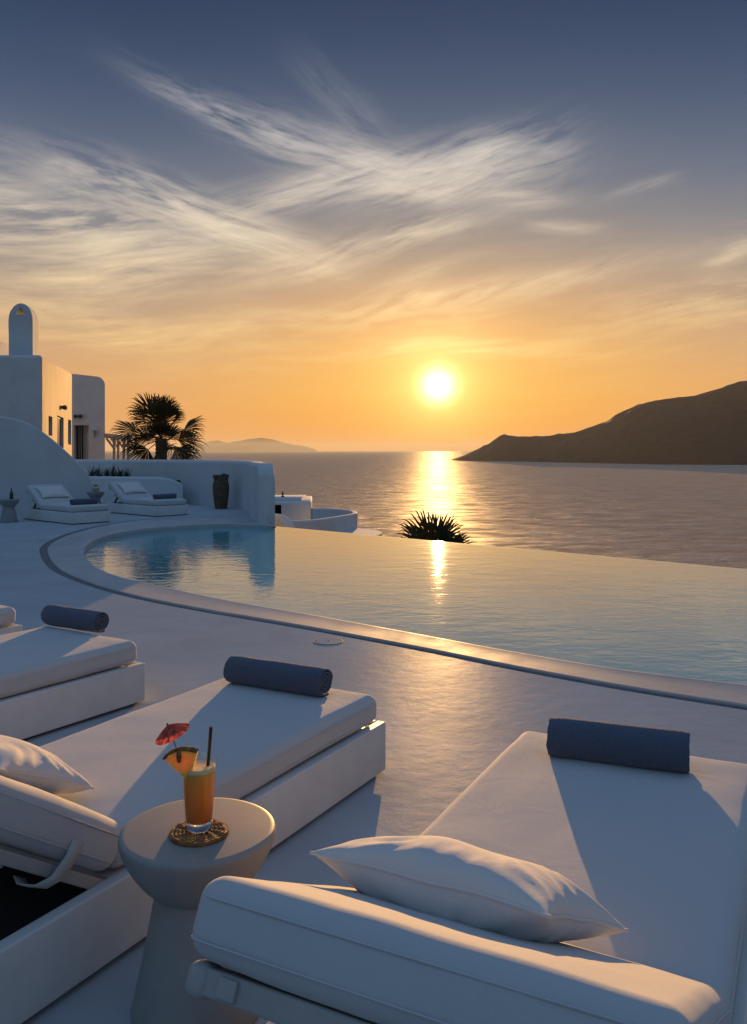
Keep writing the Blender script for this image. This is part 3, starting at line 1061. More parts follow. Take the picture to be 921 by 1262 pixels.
def make_lounger(label, foot, theta, W=.83, seat=1.35, back=.74, ang=30, length=2.05, clamps=False, straps=False, group=None, detail=True):
    """foot = plan position of the middle of the foot edge; theta = heading of the axis towards the foot"""
    t = thing('sun_lounger', label, 'sun lounger', (foot[0], foot[1], 0), -R(theta), group)
    # local frame: +Y towards the foot, foot edge at y=0
    Wb = W + .05
    bm = bmesh.new()
    wt = .045
    y1, y0 = .022, -length
    yc, ly = (y0 + y1) / 2, y1 - y0
    # plastered box walls (open tray), a fifth piece carries the seat
    for s in (-1, 1): box(bm, (s * (Wb / 2 - wt / 2), yc, .125), (wt, ly, .214), .007)
    box(bm, (0, y1 - wt / 2, .125), (Wb - 2 * wt - .002, wt, .214), .007)
    box(bm, (0, y0 + wt / 2, .125), (Wb - 2 * wt - .002, wt, .214), .007)
    mesh_obj('base', bm, MAT['lacquer'], t)
    bm = bmesh.new()
    box(bm, (0, yc, .013), (Wb - .06, ly - .06, .022), .003)
    mesh_obj('plinth', bm, MAT['dark'], t)
    bm = bmesh.new()
    box(bm, (0, -seat / 2, .212), (Wb - 2 * wt - .01, seat, .028), .004)
    mesh_obj('seat_board', bm, MAT['lacquer'], t)
    # seat mattress
    bm = bmesh.new()
    T = MAT_Z1 - MAT_Z0
    rbox(bm, W, seat, T, .042, n=22, seg=5, puff=.006, wob=.0035, seed=foot[0] * 3, M=Matrix.Translation((0, -seat / 2, (MAT_Z0 + MAT_Z1) / 2)))
    mt = mesh_obj('mattress', bm, MAT['cushion'], t, angle=80)
    if detail:
        bm = bmesh.new()
        for z in (MAT_Z0 + .030, MAT_Z1 - .034):
            tube(bm, [p + Vector((0, -seat / 2, 0)) for p in rrect(W / 2 + .0025, seat / 2 + .0025, .043, z)], .0022, 5, closed=True)
        mesh_obj('piping', bm, MAT['cushion'], mt)
    # backrest cushion, hinged at the seat
    a = R(ang)
    H = Matrix.Translation((0, -seat, MAT_Z0 + .004)) @ Matrix.Rotation(-a, 4, 'X')
    bm = bmesh.new()
    rbox(bm, W, back, T + .012, .043, n=20, seg=6, puff=.008, wob=.004, seed=foot[1] * 2, M=H @ Matrix.Translation((0, -back / 2 - .01, T / 2)))
    bc = mesh_obj('backrest', bm, MAT['cushion'], t, angle=80)
    if detail:
        bm = bmesh.new()
        for z in (.026, T - .030):
            tube(bm, [H @ (p + Vector((0, -back / 2 - .01, 0))) for p in rrect(W / 2 + .004, back / 2 + .004, .052, z)], .0022, 5, closed=True)
        mesh_obj('piping', bm, MAT['cushion'], bc)
    # backrest frame: two side rails, a head rail with clamps, prop legs
    bm = bmesh.new()
    for s in (-1, 1): box(bm, (s * (W / 2 - (.035 if straps else .10)), -back / 2, -.035), (.04, back - .02, .034), .004, H)
    for yy in (-back + .045, -back * .55): box(bm, (0, yy, -.036 if yy < -back * .8 else -.05), (W - .07, .05, .045 if yy < -back * .8 else .022), .006, H)
    mesh_obj('backrest_frame', bm, MAT['rail'], t)
    top = H @ Vector((0, -back * .62, -.06))
    low = Vector((0, max(y0 + .1, -seat - back * .30), .06))
    for s in (-1, 1):
        bm = bmesh.new()
        p1 = Vector((s * (W / 2 - .17), top.y, top.z)); p0 = Vector((s * (W / 2 - .17), low.y - (.5 if ang > 20 else .2), low.z))
        d = p1 - p0
        Mx = Matrix.Translation((p0 + p1) / 2) @ d.to_track_quat('Y', 'Z').to_matrix().to_4x4()
        box(bm, (0, 0, 0), (.05, d.length, .022), .004, Mx)
        mesh_obj('prop_leg', bm, MAT['rail'], t)
    if clamps:
        for s in (-1, 1):
            bm = bmesh.new()
            rbox(bm, .050, .066, .060, .020, n=1, seg=3, M=H @ Matrix.Translation((s * (W / 2 - .03), -back + .045, -.038)))
            mesh_obj('clamp', bm, MAT['rail'], t)
    if straps:
        for s in (-1, 1):
            bm = bmesh.new()
            # webbing strap round the cushion and frame
            xo = s * (W / 2 + .006); yb = -.20
            prof = [(xo, .052, yb), (xo + s * .004, .01, yb - .004), (xo, -.045, yb - .02), (xo - s * .012, -.075, yb - .05), (xo - s * .05, -.085, yb - .075), (xo - s * .07, -.07, yb - .08)]
            vs = []
            for (xx, zz_, yy) in prof: vs.append([H @ Vector((xx, yy - .022, zz_)), H @ Vector((xx, yy + .022, zz_))])
            strip(bm, vs)
            so_ = mesh_obj('strap', bm, MAT['strap'], t)
            sm = so_.modifiers.new('thickness', 'SOLIDIFY'); sm.thickness = .0025
    t['H'] = 0
    del t['H']
    return t, H


def place_pillow(t, H, seedp, label, W=.56, Hh=.40, T=.14, off=(0, -.42), yaw=0, seat=1.35, group=None, extra=0.0, lift=.0):
    """a thing of its own, lying on the backrest"""
    Mw = Matrix.Translation(t.location) @ Matrix.Rotation(t.rotation_euler.z, 4, 'Z')
    bm, bp = pillow_mesh(W, Hh, T, seedp)
    cT = MAT_Z1 - MAT_Z0
    Mp = Mw @ H @ Matrix.Translation((off[0], off[1], cT + T * .38 + lift)) @ Matrix.Rotation(R(yaw), 4, 'Z') @ Matrix.Rotation(R(extra), 4, 'X')
    o = mesh_obj('pillow', bm, MAT['pillow'], None, angle=80)
    pp = mesh_obj('piping', bp, MAT['pillow'], o)
    o.location = Mp.to_translation(); o.rotation_euler = Mp.to_euler()
    tag(o, label, 'pillow', group)
    return o


def towel_mesh(Lt, r, seed=0, turns=4.2):
    """a towel rolled up: spiral cross section swept along its length"""
    bm = bmesh.new()
    n = int(turns * 22)
    th = r / (turns + .35)
    prof_out, prof_in = [], []
    a1 = R(-70)
    for i in range(n + 1):
        a = -turns * 2 * PI * (1 - i / n) + a1
        rr = th * .45 + (r - th * .45) * i / n
        rr *= 1 + .02 * math.sin(a * 2 + seed) + .012 * noise.noise(Vector((a * .8, seed, 0)))
        prof_out.append((rr * math.cos(a), rr * math.sin(a) * .96))
        ri = max(rr - th * (.60 + .08 * math.sin(a * 3)), .001)
        prof_in.append((ri * math.cos(a), ri * math.sin(a) * .96))
    prof = prof_out + list(reversed(prof_in))
    m_ = 18
    rows_ = []
    for k in range(m_ + 1):
        x = -Lt / 2 + Lt * k / m_
        e = min(k, m_ - k)
        sc = {0: .945, 1: .99}.get(e, 1.0 + .012 * noise.noise(Vector((x * 9, seed, 0))))
        row = []
        for q, (u, v) in enumerate(prof):
            w_ = noise.noise(Vector((x * 7, u * 14 + seed, v * 14))) * .006
            tl = math.hypot(u, v) / r
            row.append(bm.verts.new((x + (noise.noise(Vector((u * 30, v * 30, seed))) * .004 + (1 - tl) * -.002 * (1 if k > m_ / 2 else -1) if e == 0 else 0), u * sc * (1 + w_ * 8), v * sc * (1 + w_ * 8))))
        rows_.append(row)
    M_n = len(prof)
    for A, B in zip(rows_, rows_[1:]):
        for q in range(M_n):
            bm.faces.new((A[q], A[(q + 1) % M_n], B[(q + 1) % M_n], B[q]))
    half = len(prof_out)
    for row in (rows_[0], rows_[-1]):
        for q in range(half - 1):
            try: bm.faces.new((row[q], row[q + 1], row[M_n - 2 - q], row[M_n - 1 - q]))
            except ValueError: pass
    return bm


def towel(label, p, q, r=.073, seed=0, group='rolled navy towels'):
    """p, q = plan ends of the contact line on the mattress"""
    bm = towel_mesh((q - p).length, r, seed)
    o = mesh_obj('rolled_towel', bm, MAT['towel'], None, angle=50)
    c = (p + q) / 2
    o.location = (c.x, c.y, MAT_Z1 - .003 + r * .965)
    o.rotation_euler = (0, 0, math.atan2(q.y - p.y, q.x - p.x))
    return tag(o, label, 'towel', group)


GL = 'white sun loungers on the terrace'
l1, H1 = make_lounger('nearest white sun lounger at right, raised backrest towards the viewer', (.972, 3.133), 27.3, W=.86, seat=1.43, back=.68, ang=27, length=2.05, group=GL, clamps=True)
l2, H2 = make_lounger('white sun lounger directly behind the side table with the orange drink', (-.326, 3.974), 29, W=.80, seat=1.57, back=.72, ang=34, length=2.30, group=GL, straps=True)
l3, H3 = make_lounger('sun lounger with rolled towel, cut by the left picture edge', (-1.688, 5.056), 33, W=.83, group=GL)
l4, H4 = make_lounger('white sun lounger showing only one small bare corner at the left picture edge', (-2.82, 6.118), 35, W=.83, group=GL)
f1, HF1 = make_lounger('far sun lounger under the tall curved wall, nearest of the two by the bottle table', (-5.60, 16.74), 132, W=.80, seat=1.35, back=.72, ang=32, group=GL, detail=False)
f2, HF2 = make_lounger('far sun lounger in front of the planter ledge, closest to the terracotta jar', (-4.45, 18.66), 131, W=.80, seat=1.35, back=.72, ang=32, group=GL, detail=False)
GPI = 'pillows on the lounger backrests'
place_pillow(l1, H1, 1.3, 'creased white pillow with piped edge on the nearest lounger at right, catching sun on top', W=.58, Hh=.38, T=.18, off=(-.09, -.19), yaw=-12, group=GPI)
place_pillow(l2, H2, 5.1, 'white piped pillow cut off by the left picture edge, behind the side table', W=.56, Hh=.36, T=.17, off=(-.11, -.15), yaw=-3, group=GPI, extra=8, lift=-.008)
place_pillow(f1, HF1, 2.2, 'small pale pillow on the far lounger under the tall curved wall', W=.60, Hh=.40, T=.12, off=(0, -.36), group=GPI)
place_pillow(f2, HF2, 8.2, 'small pale pillow on the far lounger in front of the planter ledge', W=.60, Hh=.40, T=.12, off=(0, -.36), group=GPI)


def on_mat(px, py): return gp(px, py, MAT_Z1).to_2d().to_3d()


towel('dark navy rolled towel on the nearest lounger at right', on_mat(678, 930), on_mat(850, 952), .077, 1)
towel('blue rolled towel with a clear spiral end on the lounger behind the orange drink', on_mat(286, 841), on_mat(402, 859), .073, 2)
towel('blue rolled towel on the lounger cut by the left picture edge', on_mat(61, 770), on_mat(126, 780), .072, 3)
for lt, lab in ((f1, 'small dark blue rolled towel on the far lounger under the tall curved wall'), (f2, 'small dark blue rolled towel on the far lounger closest to the terracotta jar')):
    Mw = Matrix.Translation(lt.location) @ Matrix.Rotation(lt.rotation_euler.z, 4, 'Z')
    towel(lab, Mw @ Vector((.28, -.28, 0)), Mw @ Vector((-.28, -.28, 0)), .068, 4)


# ------------------------------------------------------------------ side tables
def make_table(label, loc, mat, s=1.0, group='pedestal side tables'):
    t = thing('side_table', label, 'side table', loc, 0, group)
    bm = bmesh.new()
    lathe(bm, [(0, .466), (.186, .466), (.194, .4655), (.1985, .463), (.2005, .458), (.201, .452), (.2, .444), (.195, .428), (.187, .408), (.176, .388), (.162, .366), (.146, .345), (.130, .328), (.118, .317), (.112, .314), (0, .314)], 96)
    mesh_obj('table_top', bm, mat, t, angle=60)
    bm = bmesh.new()
    lathe(bm, [(0, .3145), (.106, .3145), (.108, .31), (.113, .29), (.128, .21), (.146, .12), (.163, .04), (.170, .012), (.169, .004), (.164, 0), (0, 0)], 96)
    mesh_obj('pedestal', bm, mat, t, angle=60)
    return t


TX, TY = -.457, 2.20
t1 = make_table('grey hourglass side table carrying the orange cocktail, between the two near loungers', (TX, TY, 0), MAT['tablestone'])
tA = gp(8, 644, 0); tB = Vector((-6.62, 20.1, 0))
make_table('small grey pedestal table with a bottle on it at the left picture edge', (tA.x, tA.y + .12, 0), MAT['farstone'])
make_table('small grey pedestal table with a glass lantern between the two far loungers', (tB.x, tB.y, 0), MAT['farstone'])

# ------------------------------------------------------------------ cocktail
TZ = .466
gx, gy = TX + .002, TY - .035
gx = (245.5 - CX) / F * gy
bm = bmesh.new()
# woven coaster: coiled rattan
pts = []
turns = 7
for k in range(turns * 40 + 1):
    a = k / 40 * 2 * PI
    r = .006 + (.072 - .006) * k / (turns * 40)
    pts.append(Vector((r * math.cos(a), r * math.sin(a), .006 + .0014 * math.sin(a * 13 + k * .02))))
tube(bm, pts, .0056, 6)
lathe(bm, [(0, .001), (.076, .001), (.076, .006), (0, .006)], 40)
co_ = mesh_obj('coaster', bm, MAT['rattan'], None)
co_.location = (gx, gy, TZ)
tag(co_, 'round brown woven rattan coaster under the orange cocktail', 'coaster')

GZ = TZ + .0135
drink = thing('cocktail', 'tall glass of orange cocktail with pineapple wedge, red paper parasol and black straw', 'cocktail', (gx, gy, GZ))
r0, r1, gh = .0335, .0455, .182


def gr(z): return r0 + (r1 - r0) * (z / gh) ** .8


bm = bmesh.new()
prof = [(gr(0) - .004, .0), (gr(0), .003)] + [(gr(gh * k / 10), gh * k / 10) for k in range(1, 11)] + [(gr(gh) - .0008, gh + .0012), (gr(gh) - .0018, gh)]
prof += [(gr(gh * k / 10) - .002, gh * k / 10) for k in range(9, 1, -1)]
lathe(bm, prof, 64)
mesh_obj('glass', bm, MAT['glass'], drink, angle=60)
bm = bmesh.new()
lathe(bm, [(0, .0005), (gr(0) - .005, .0005), (gr(0) - .0012, .004), (gr(.016) - .001, .016), (gr(.02) - .006, .0205), (0, .019)], 48)
mesh_obj('glass_base', bm, MAT['thickglass'], drink, angle=60)
bm = bmesh.new()
jz = .152
lathe(bm, [(0, .0215), (gr(.02) - .006, .022), (gr(.026) - .0026, .027)] + [(gr(z) - .0026, z) for z in (.04, .06, .08, .1, .12, .14, jz)] + [(0, jz)], 48)
mesh_obj('juice', bm, MAT['juice'], drink, angle=60)
bm = bmesh.new()
lathe(bm, [(gr(jz) - .0027, jz + .0003), (gr(jz) - .0026, jz + .007), (gr(jz) - .006, jz + .0095), (.02, jz + .008), (0, jz + .0085)], 40, jit=.0006)
mesh_obj('foam', bm, MAT['foam'], drink)
bm = bmesh.new()
sa = Vector((.012, .002, .03)); sb = Vector((.0300, .004, gh + .078))
tube(bm, [sa, sb], .0044, 12)
mesh_obj('straw', bm, MAT['blackplastic'], drink)
# pineapple wedge hooked on the rim: a sector of a slice with rind on its arc
wed = bmesh.new(); rin = bmesh.new()
tip = Vector((-.008 - .0, -.012, .100))
vs_ = []
A0, A1 = R(72), R(141)
RW, TH = .082, .015
ap = Vector((-.018, -.026, .134))
Mw_ = Matrix.Translation(ap) @ Matrix.Rotation(R(-14), 4, 'Z') @ Matrix.Rotation(R(8), 4, 'X')
n = 14
front = []; back_ = []
for s, lst in ((-1, front), (1, back_)):
    lst.append(wed.verts.new(Mw_ @ Vector((0.0, s * TH / 2, .0))))
    for k in range(n + 1):
        a = A0 + (A1 - A0) * k / n
        rr = RW * (1 + .02 * math.sin(k * 2.1))
        lst.append(wed.verts.new(Mw_ @ Vector((rr * math.cos(a), s * TH / 2, rr * math.sin(a)))))
wed.faces.new(front); wed.faces.new(list(reversed(back_)))
for k in range(len(front)):
    k2 = (k + 1) % len(front)
    wed.faces.new((front[k], back_[k], back_[k2], front[k2]))
bmesh.ops.bevel(wed, geom=list(wed.edges), offset=.0012, segments=2, affect='EDGES', clamp_overlap=True)
pin = mesh_obj('pineapple_wedge', wed, MAT['pine'], drink, angle=40)
m_ = 26
rows_ = []
for k in range(m_ + 1):
    a = A0 + (A1 - A0) * k / m_
    bmpy = .0018 * abs(math.sin(k * 1.15)) + .001 * noise.noise(Vector((k * .7, 0, 0)))
    row = []
    for (dr, s) in ((.0006, -1.08), (.0045 + bmpy, -1.0), (.0062 + bmpy, 0), (.0045 + bmpy, 1.0), (.0006, 1.08)):
        rr = RW + dr
        row.append(rin.verts.new(Mw_ @ Vector((rr * math.cos(a), s * TH / 2, rr * math.sin(a)))))
    rows_.append(row)
for A, B in zip(rows_, rows_[1:]):
    for q in range(5): rin.faces.new((A[q], A[(q + 1) % 5], B[(q + 1) % 5], B[q]))
rin.faces.new(rows_[0]); rin.faces.new(list(reversed(rows_[-1])))
mesh_obj('rind', rin, MAT['rind'], pin)
# dark cherry-like skewer mark between the halves, then the stick and the paper parasol
bm = bmesh.new()
pk = Mw_ @ Vector((-.0235, -.006, .072))
lathe(bm, [(0, -.02), (.004, -.018), (.0065, -.008), (.0065, .004), (.004, .012), (0, .014)], 14, pk + Vector((.002, -.003, -.002)), jit=.0015)
mesh_obj('garnish', bm, MAT['rind'], drink)
bm = bmesh.new()
ptop = Vector((-.078, -.006, .268))
ax_ = (ptop - pk).normalized()
tube(bm, [pk - ax_ * .02, ptop + ax_ * .004], .0014, 8)
lathe(bm, [(0, .0), (.0026, -.003), (.0022, -.008), (0, -.009)], 10, ptop + ax_ * .006)
mesh_obj('parasol_stick', bm, MAT['stick'], drink)
bm = bmesh.new(); ribs = bmesh.new()
Q = (ptop).copy()
axp = Vector((-.42, -.16, 1)).normalized()
Mq = Matrix.Translation(Q) @ axp.to_track_quat('Z', 'Y').to_matrix().to_4x4()
nr, ns_ = 16, 6
rp = .047
g = []
for i in range(ns_ + 1):
    row = []
    for k in range(nr * 2):
        a = k / (nr * 2) * 2 * PI
        r = rp * i / ns_ * (1.0 if k % 2 == 0 else .97)
        z = -.026 * (i / ns_) ** 1.25 - (.0022 if k % 2 else 0) * i / ns_
        row.append(bm.verts.new(Mq @ Vector((r * math.cos(a), r * math.sin(a), z))) if i else None)
    g.append(row)
apex = bm.verts.new(Mq @ Vector((0, 0, 0)))
dots = []
for k in range(nr * 2):
    k2 = (k + 1) % (nr * 2)
    bm.faces.new((apex, g[1][k], g[1][k2]))
    for i in range(1, ns_): bm.faces.new((g[i][k], g[i + 1][k], g[i + 1][k2], g[i][k2]))
par = mesh_obj('paper_parasol', bm, MAT['paper'], drink, angle=5)
par.data.materials.append(MAT['paperdot'])
rnd = random.Random(4)
for p_ in par.data.polygons:
    if rnd.random() < .28: p_.material_index = 1
for k in range(0, nr * 2, 2):
    a = k / (nr * 2) * 2 * PI
    tube(ribs, [Mq @ Vector((.002, 0, -.003)), Mq @ Vector((rp * 1.01 * math.cos(a), rp * 1.01 * math.sin(a), -.0275))], .00055, 4)
mesh_obj('parasol_ribs', ribs, MAT['stick'], par)

# bottle and lantern on the far tables
b0 = thing('bottle', 'small dark bottle standing on the pedestal table at the left picture edge', 'bottle', (tA.x + .06, tA.y + .10, .466))
bm = bmesh.new()
lathe(bm, [(0, 0), (.036, 0), (.038, .01), (.038, .11), (.03, .14), (.013, .17), (.012, .20), (0, .20)], 20)
mesh_obj('body', bm, MAT['bottle'], b0)
bm = bmesh.new()
lathe(bm, [(.014, .196), (.015, .215), (0, .217)], 16)
mesh_obj('cap', bm, MAT['lampmetal'], b0)
ln = thing('lantern', 'small round glass lantern on the pedestal table between the far loungers', 'lantern', (tB.x + .01, tB.y - .02, .466))
bm = bmesh.new()
lathe(bm, [(0, 0), (.06, 0), (.085, .05), (.085, .09), (.055, .13), (.04, .135)], 24)
mesh_obj('glass', bm, MAT['lantern'], ln)
bm = bmesh.new()
lathe(bm, [(.042, .134), (.05, .15), (.035, .165), (0, .168)], 20)
mesh_obj('lid', bm, MAT['lampmetal'], ln)

# ------------------------------------------------------------------ terrace walls
# long low back wall with its end pillar at the pool
path = smooth_path([(-13.0, 25.2, 0), (-9.0, 24.4, 0), (-6.0, 23.5, 0), (-4.4, 22.6, 0), (-3.35, 21.4, 0), (-2.72, 19.7, 0)], 6)[:-1] + smooth_path([(-2.72, 19.7, 0), (-2.58, 18.7, 0), (-2.36, 17.7, 0), (-2.14, 16.88, 0)], 8)
path = resample(path, 90)
tot = sum((b_ - a).length for a, b_ in zip(path, path[1:]))
ds = 0
tops = []
for i, p in enumerate(path):
    if i: ds += (path[i] - path[i - 1]).length
    rem = tot - ds
    h = 1.19
    rr = .22
    if rem < rr: h = 1.19 - rr + math.sqrt(max(0, rr * rr - (rr - rem) ** 2))
    tops.append(h)
bm = bmesh.new()
wall_sweep(bm, path, -.9, tops, .34, .09, side=0.0)
tag(mesh_obj('terrace_wall', bm, MAT['plaster'], None, angle=50), 'long low white plastered wall with rounded end closing the terrace at the far side of the pool', 'wall')
# tall wall with a curved shoulder
pw = [Vector((-13.5, 13.2, 0)), Vector((-6.75, 20.9, 0))]
shoulder = [(-300, 500), (-60, 506), (-20, 510), (0, 513), (12, 514.5), (24, 518), (36, 523), (48, 530), (60, 539), (72, 549), (84, 560), (95, 571), (104, 580), (109, 590), (112, 604), (114, 616)]
st = []
tp = []
for k in range(81):
    p = pw[0].lerp(pw[1], (k / 80) ** .6)
    px = CX + p.x / p.y * F
    py = interp(shoulder, px)
    st.append(p); tp.append(max(CH - (py - HZ) / F * p.y, .14))
bm = bmesh.new()
wall_sweep(bm, st, -.05, tp, .26, .07)
tag(mesh_obj('curved_wall', bm, MAT['plaster'], None, angle=50), 'tall white wall whose top sweeps down in a smooth curve behind the first far lounger', 'wall')
# planter ledge with spiky plants
pt = thing('planter', 'low white masonry planter ledge built against the far wall behind the second far lounger', 'planter', (-5.9, 21.5, 0))
ledge = smooth_path([(-7.6, 22.5, 0), (-6.6, 22.15, 0), (-5.7, 21.95, 0), (-5.05, 22.2, 0)], 6)
bm = bmesh.new()
wall_sweep(bm, [(-7.5, 21.85)] + [(p.x, p.y) for p in ledge[2:]], -.02, [.74] * 11 + [.735, .73, .70, .66, .6, .5, .35][:max(0, len(ledge) - 2 + 1 - 11)], .30, .06) if False else wall_sweep(bm, [(p.x, p.y) for p in ledge], -.02, [.76 - .22 * max(0, (i - 12) / 6) ** 2 for i in range(len(ledge))], .3, .07)
mesh_obj('wall', local(bm, pt), MAT['plaster'], pt, angle=50)
bm = bmesh.new()
prism(bm, [(-7.5, 22.55), (-5.7, 22.0), (-5.1, 22.3), (-5.6, 22.9), (-7.4, 23.4)], -.02, .66)
mesh_obj('soil', local(bm, pt), MAT['soil'], pt, smooth=False)


def spiky(seed, h=.42, n=34):
    rnd = random.Random(seed)
    bm = bmesh.new()
    for k in range(n):
        a = rnd.uniform(0, 2 * PI); el = R(rnd.uniform(25, 85)); ll = h * rnd.uniform(.6, 1.1)
        d = Vector((math.cos(a) * math.cos(el), math.sin(a) * math.cos(el), math.sin(el)))
        s = d.cross(Vector((0, 0, 1))).normalized() * .016
        p0 = d * .02; p1 = d * ll * .5 + Vector((0, 0, .01)); p2 = d * ll - Vector((0, 0, .03 * math.cos(el)))
        v = [bm.verts.new(x) for x in (p0 - s, p0 + s, p1 + s * .9, p1 - s * .9, p2)]
        bm.faces.new((v[0], v[1], v[2], v[3])); bm.faces.new((v[3], v[2], v[4]))
    return bm


xs = [112, 121, 131, 140, 149, 157]
for i, px in enumerate(xs):
    yy = 22.62 - i * .04
    o = mesh_obj('spiky_plant', spiky(20 + i, .46 - .03 * (i % 3)), MAT['leaf2'], None, smooth=False)
    o.location = ((px - CX) / F * yy, yy, .655)
    tag(o, 'dark spiky-leaved plant in the white planter in front of the palm', 'plant', 'spiky plants in the planter')

# terracotta jar
jp = gp(272.5, 627, 0)
jar = thing('terracotta_jar', 'tall rough brown terracotta jar with a ragged rim against the far wall', 'jar', (jp.x, jp.y, 0))
bm = bmesh.new()
k_ = .205
prof = [(0, 0), (.145, 0), (.15, .03), (.165, .15), (.19, .32), (.205, .47), (.205, .56), (.19, .64), (.172, .69), (.17, .72), (.19, .76), (.205, .80), (.20, .83), (.17, .83), (.15, .78), (.14, .7), (.15, .5), (0, .45)]
lathe(bm, prof, 48, jit=.012, seed=3)
for v in bm.verts:
    if v.co.z > .74: v.co.z += .035 * noise.noise(Vector((v.co.x * 9, v.co.y * 9, 0))) + (.03 if v.co.x > .02 else 0)
mesh_obj('body', bm, MAT['pot'], jar)
bm = bmesh.new()
for zb in (.12, .25, .38, .5, .62):
    rr = interp([(0, .148), (.15, .168), (.32, .193), (.47, .208), (.56, .208), (.64, .193), (.7, .176)], zb)
    tube(bm, [Vector((math.cos(a / 40 * 2 * PI) * rr, math.sin(a / 40 * 2 * PI) * rr, zb + .006 * noise.noise(Vector((a * .4, zb * 9, 0))))) for a in range(40)], .007, 6, closed=True)
mesh_obj('ridge_bands', bm, MAT['pot'], jar)

# ------------------------------------------------------------------ white house
H0 = Vector((-13.87, 35.3)); H1_ = Vector((-17.86, 50.0))
house = thing('white_house', 'white cubic island house with sunlit side wall, arched chimney and rounded roof corners', 'house', (-16, 38, 0))
ZT = 5.45


def shape(poly, z0, z1, w=.28, seg=5, vert=True):
    bm = bmesh.new()
    prism(bm, poly, z0, z1)
    sel = [e for e in bm.edges if (e.verts[0].co.z > z1 - .01 and e.verts[1].co.z > z1 - .01) or (vert and abs(e.verts[0].co.z - e.verts[1].co.z) > .5)]
    bmesh.ops.bevel(bm, geom=sel, offset=w, segments=seg, profile=.5, affect='EDGES', clamp_overlap=True)
    return bm


sd = (H1_ - H0).normalized(); sn = Vector((sd.y, -sd.x))
if sn.x < 0: sn = -sn
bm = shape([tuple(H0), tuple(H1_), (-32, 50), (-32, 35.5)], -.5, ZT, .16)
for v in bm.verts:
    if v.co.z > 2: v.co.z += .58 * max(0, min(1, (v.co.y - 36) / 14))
main = mesh_obj('main_wall', bm, MAT['plaster_sun_tint'], None, angle=50)


def opening(name, along0, along1, z0, z1, depth=.22):
    """cutter in the sunlit wall, from the near corner"""
    bm = bmesh.new()
    a = H0 + sd * along0; b_ = H0 + sd * along1
    prism(bm, [tuple(a + sn * .5), tuple(b_ + sn * .5), tuple(b_ - sn * depth), tuple(a - sn * depth)], z0, z1)
    bmesh.ops.recalc_face_normals(bm, faces=bm.faces)
    return mesh_obj(name, bm, None, None, smooth=False)


def along(px):
    k = (px - CX) / F      # x = k*y on the wall line
    # H0.x + s*sd.x = k*(H0.y + s*sd.y)
    return (k * H0.y - H0.x) / (sd.x - k * sd.y)


wins = []
for (pa, pb, ya, yb) in ((60, 64.8, 513, 537), (70.7, 78.6, 513.5, 552), (84, 88, 517.5, 548)):
    s0, s1 = along(pa), along(pb)
    yy = (H0 + sd * (s0 + s1) / 2).y
    wins.append((s0, s1, CH + (HZ - yb) / F * yy, CH + (HZ - ya) / F * yy))
cut = [opening('cut', *w_) for w_ in wins]
boolean_cut(main, cut)
# rougher render on the side wall, with warm sunlight tinted into its colour
main.data.materials.clear(); main.data.materials.append(MAT['plaster_sun_tint']); main.data.materials.append(MAT['plaster'])
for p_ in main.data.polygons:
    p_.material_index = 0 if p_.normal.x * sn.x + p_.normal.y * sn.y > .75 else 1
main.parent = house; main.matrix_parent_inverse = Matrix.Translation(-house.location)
for (s0, s1, z0, z1) in wins:
    bm = bmesh.new()
    a = H0 + sd * (s0 + .01) - sn * .19; b_ = H0 + sd * (s1 - .01) - sn * .19
    prism(bm, [tuple(a + sn * .03), tuple(b_ + sn * .03), tuple(b_ - sn * .02), tuple(a - sn * .02)], z0 + .01, z1 - .01)
    wo = mesh_obj('window', local(bm, house), MAT['glassdark'], house, smooth=False)
    bm = bmesh.new()
    for (u0, u1, v0, v1) in ((s0, s0 + .09, z0, z1), (s1 - .09, s1, z0, z1), (s0 + .09, s1 - .09, z1 - .09, z1), (s0 + .09, s1 - .09, z0, z0 + .09)):
        a = H0 + sd * u0 - sn * .15; b_ = H0 + sd * u1 - sn * .15
        prism(bm, [tuple(a + sn * .02), tuple(b_ + sn * .02), tuple(b_ - sn * .03), tuple(a - sn * .03)], v0 + .005, v1 - .005)
    fo = mesh_obj('frame', local(bm, house), MAT['wood'], None, smooth=False)
    fo.parent = wo
# raised block at the back left, and the chimney
bm = shape([(-30, 36.6), (-16.9, 36.4), (-17.3, 41), (-30, 41)], ZT - .3, CH + (HZ - 414) / F * 37, .12)
mesh_obj('upper_wall', local(bm, house), MAT['plaster'], house, angle=50)
# chimney: an arched slab with a triangular smoke hole through it
CY = 37.0
xa, xb = (10.5 - CX) / F * CY, (40.5 - CX) / F * CY
cw = xb - xa
zc0 = ZT - .2; zs = CH + (HZ - 398) / F * CY; zt = CH + (HZ - 373.5) / F * CY
prof = [(xa, zc0), (xb, zc0), (xb, zs)]
for k in range(1, 16):
    a = k / 16 * PI
    prof.append(((xa + xb) / 2 + cw / 2 * math.cos(a), zs + (zt - zs) * math.sin(a) ** .85))
prof.append((xa, zs))
bm = bmesh.new()
A = [bm.verts.new((x, CY, z)) for x, z in prof]; B = [bm.verts.new((x - .12, CY + .95, z)) for x, z in prof]
bm.faces.new(A); bm.faces.new(list(reversed(B)))
for k in range(len(A)): bm.faces.new((A[k], B[k], B[(k + 1) % len(A)], A[(k + 1) % len(A)]))
bmesh.ops.bevel(bm, geom=[e for e in bm.edges if abs(e.verts[0].co.y - e.verts[1].co.y) < .01 and e.verts[0].co.z > zc0 + .1], offset=.05, segments=3, affect='EDGES')
bmesh.ops.recalc_face_normals(bm, faces=bm.faces)
ch = mesh_obj('chimney', bm, MAT['plaster'], None, angle=50)
bm = bmesh.new()
hx = (19.5 - CX) / F * CY; hx2 = (31 - CX) / F * CY; hz0 = CH + (HZ - 387.5) / F * CY; hz1 = CH + (HZ - 377.5) / F * CY
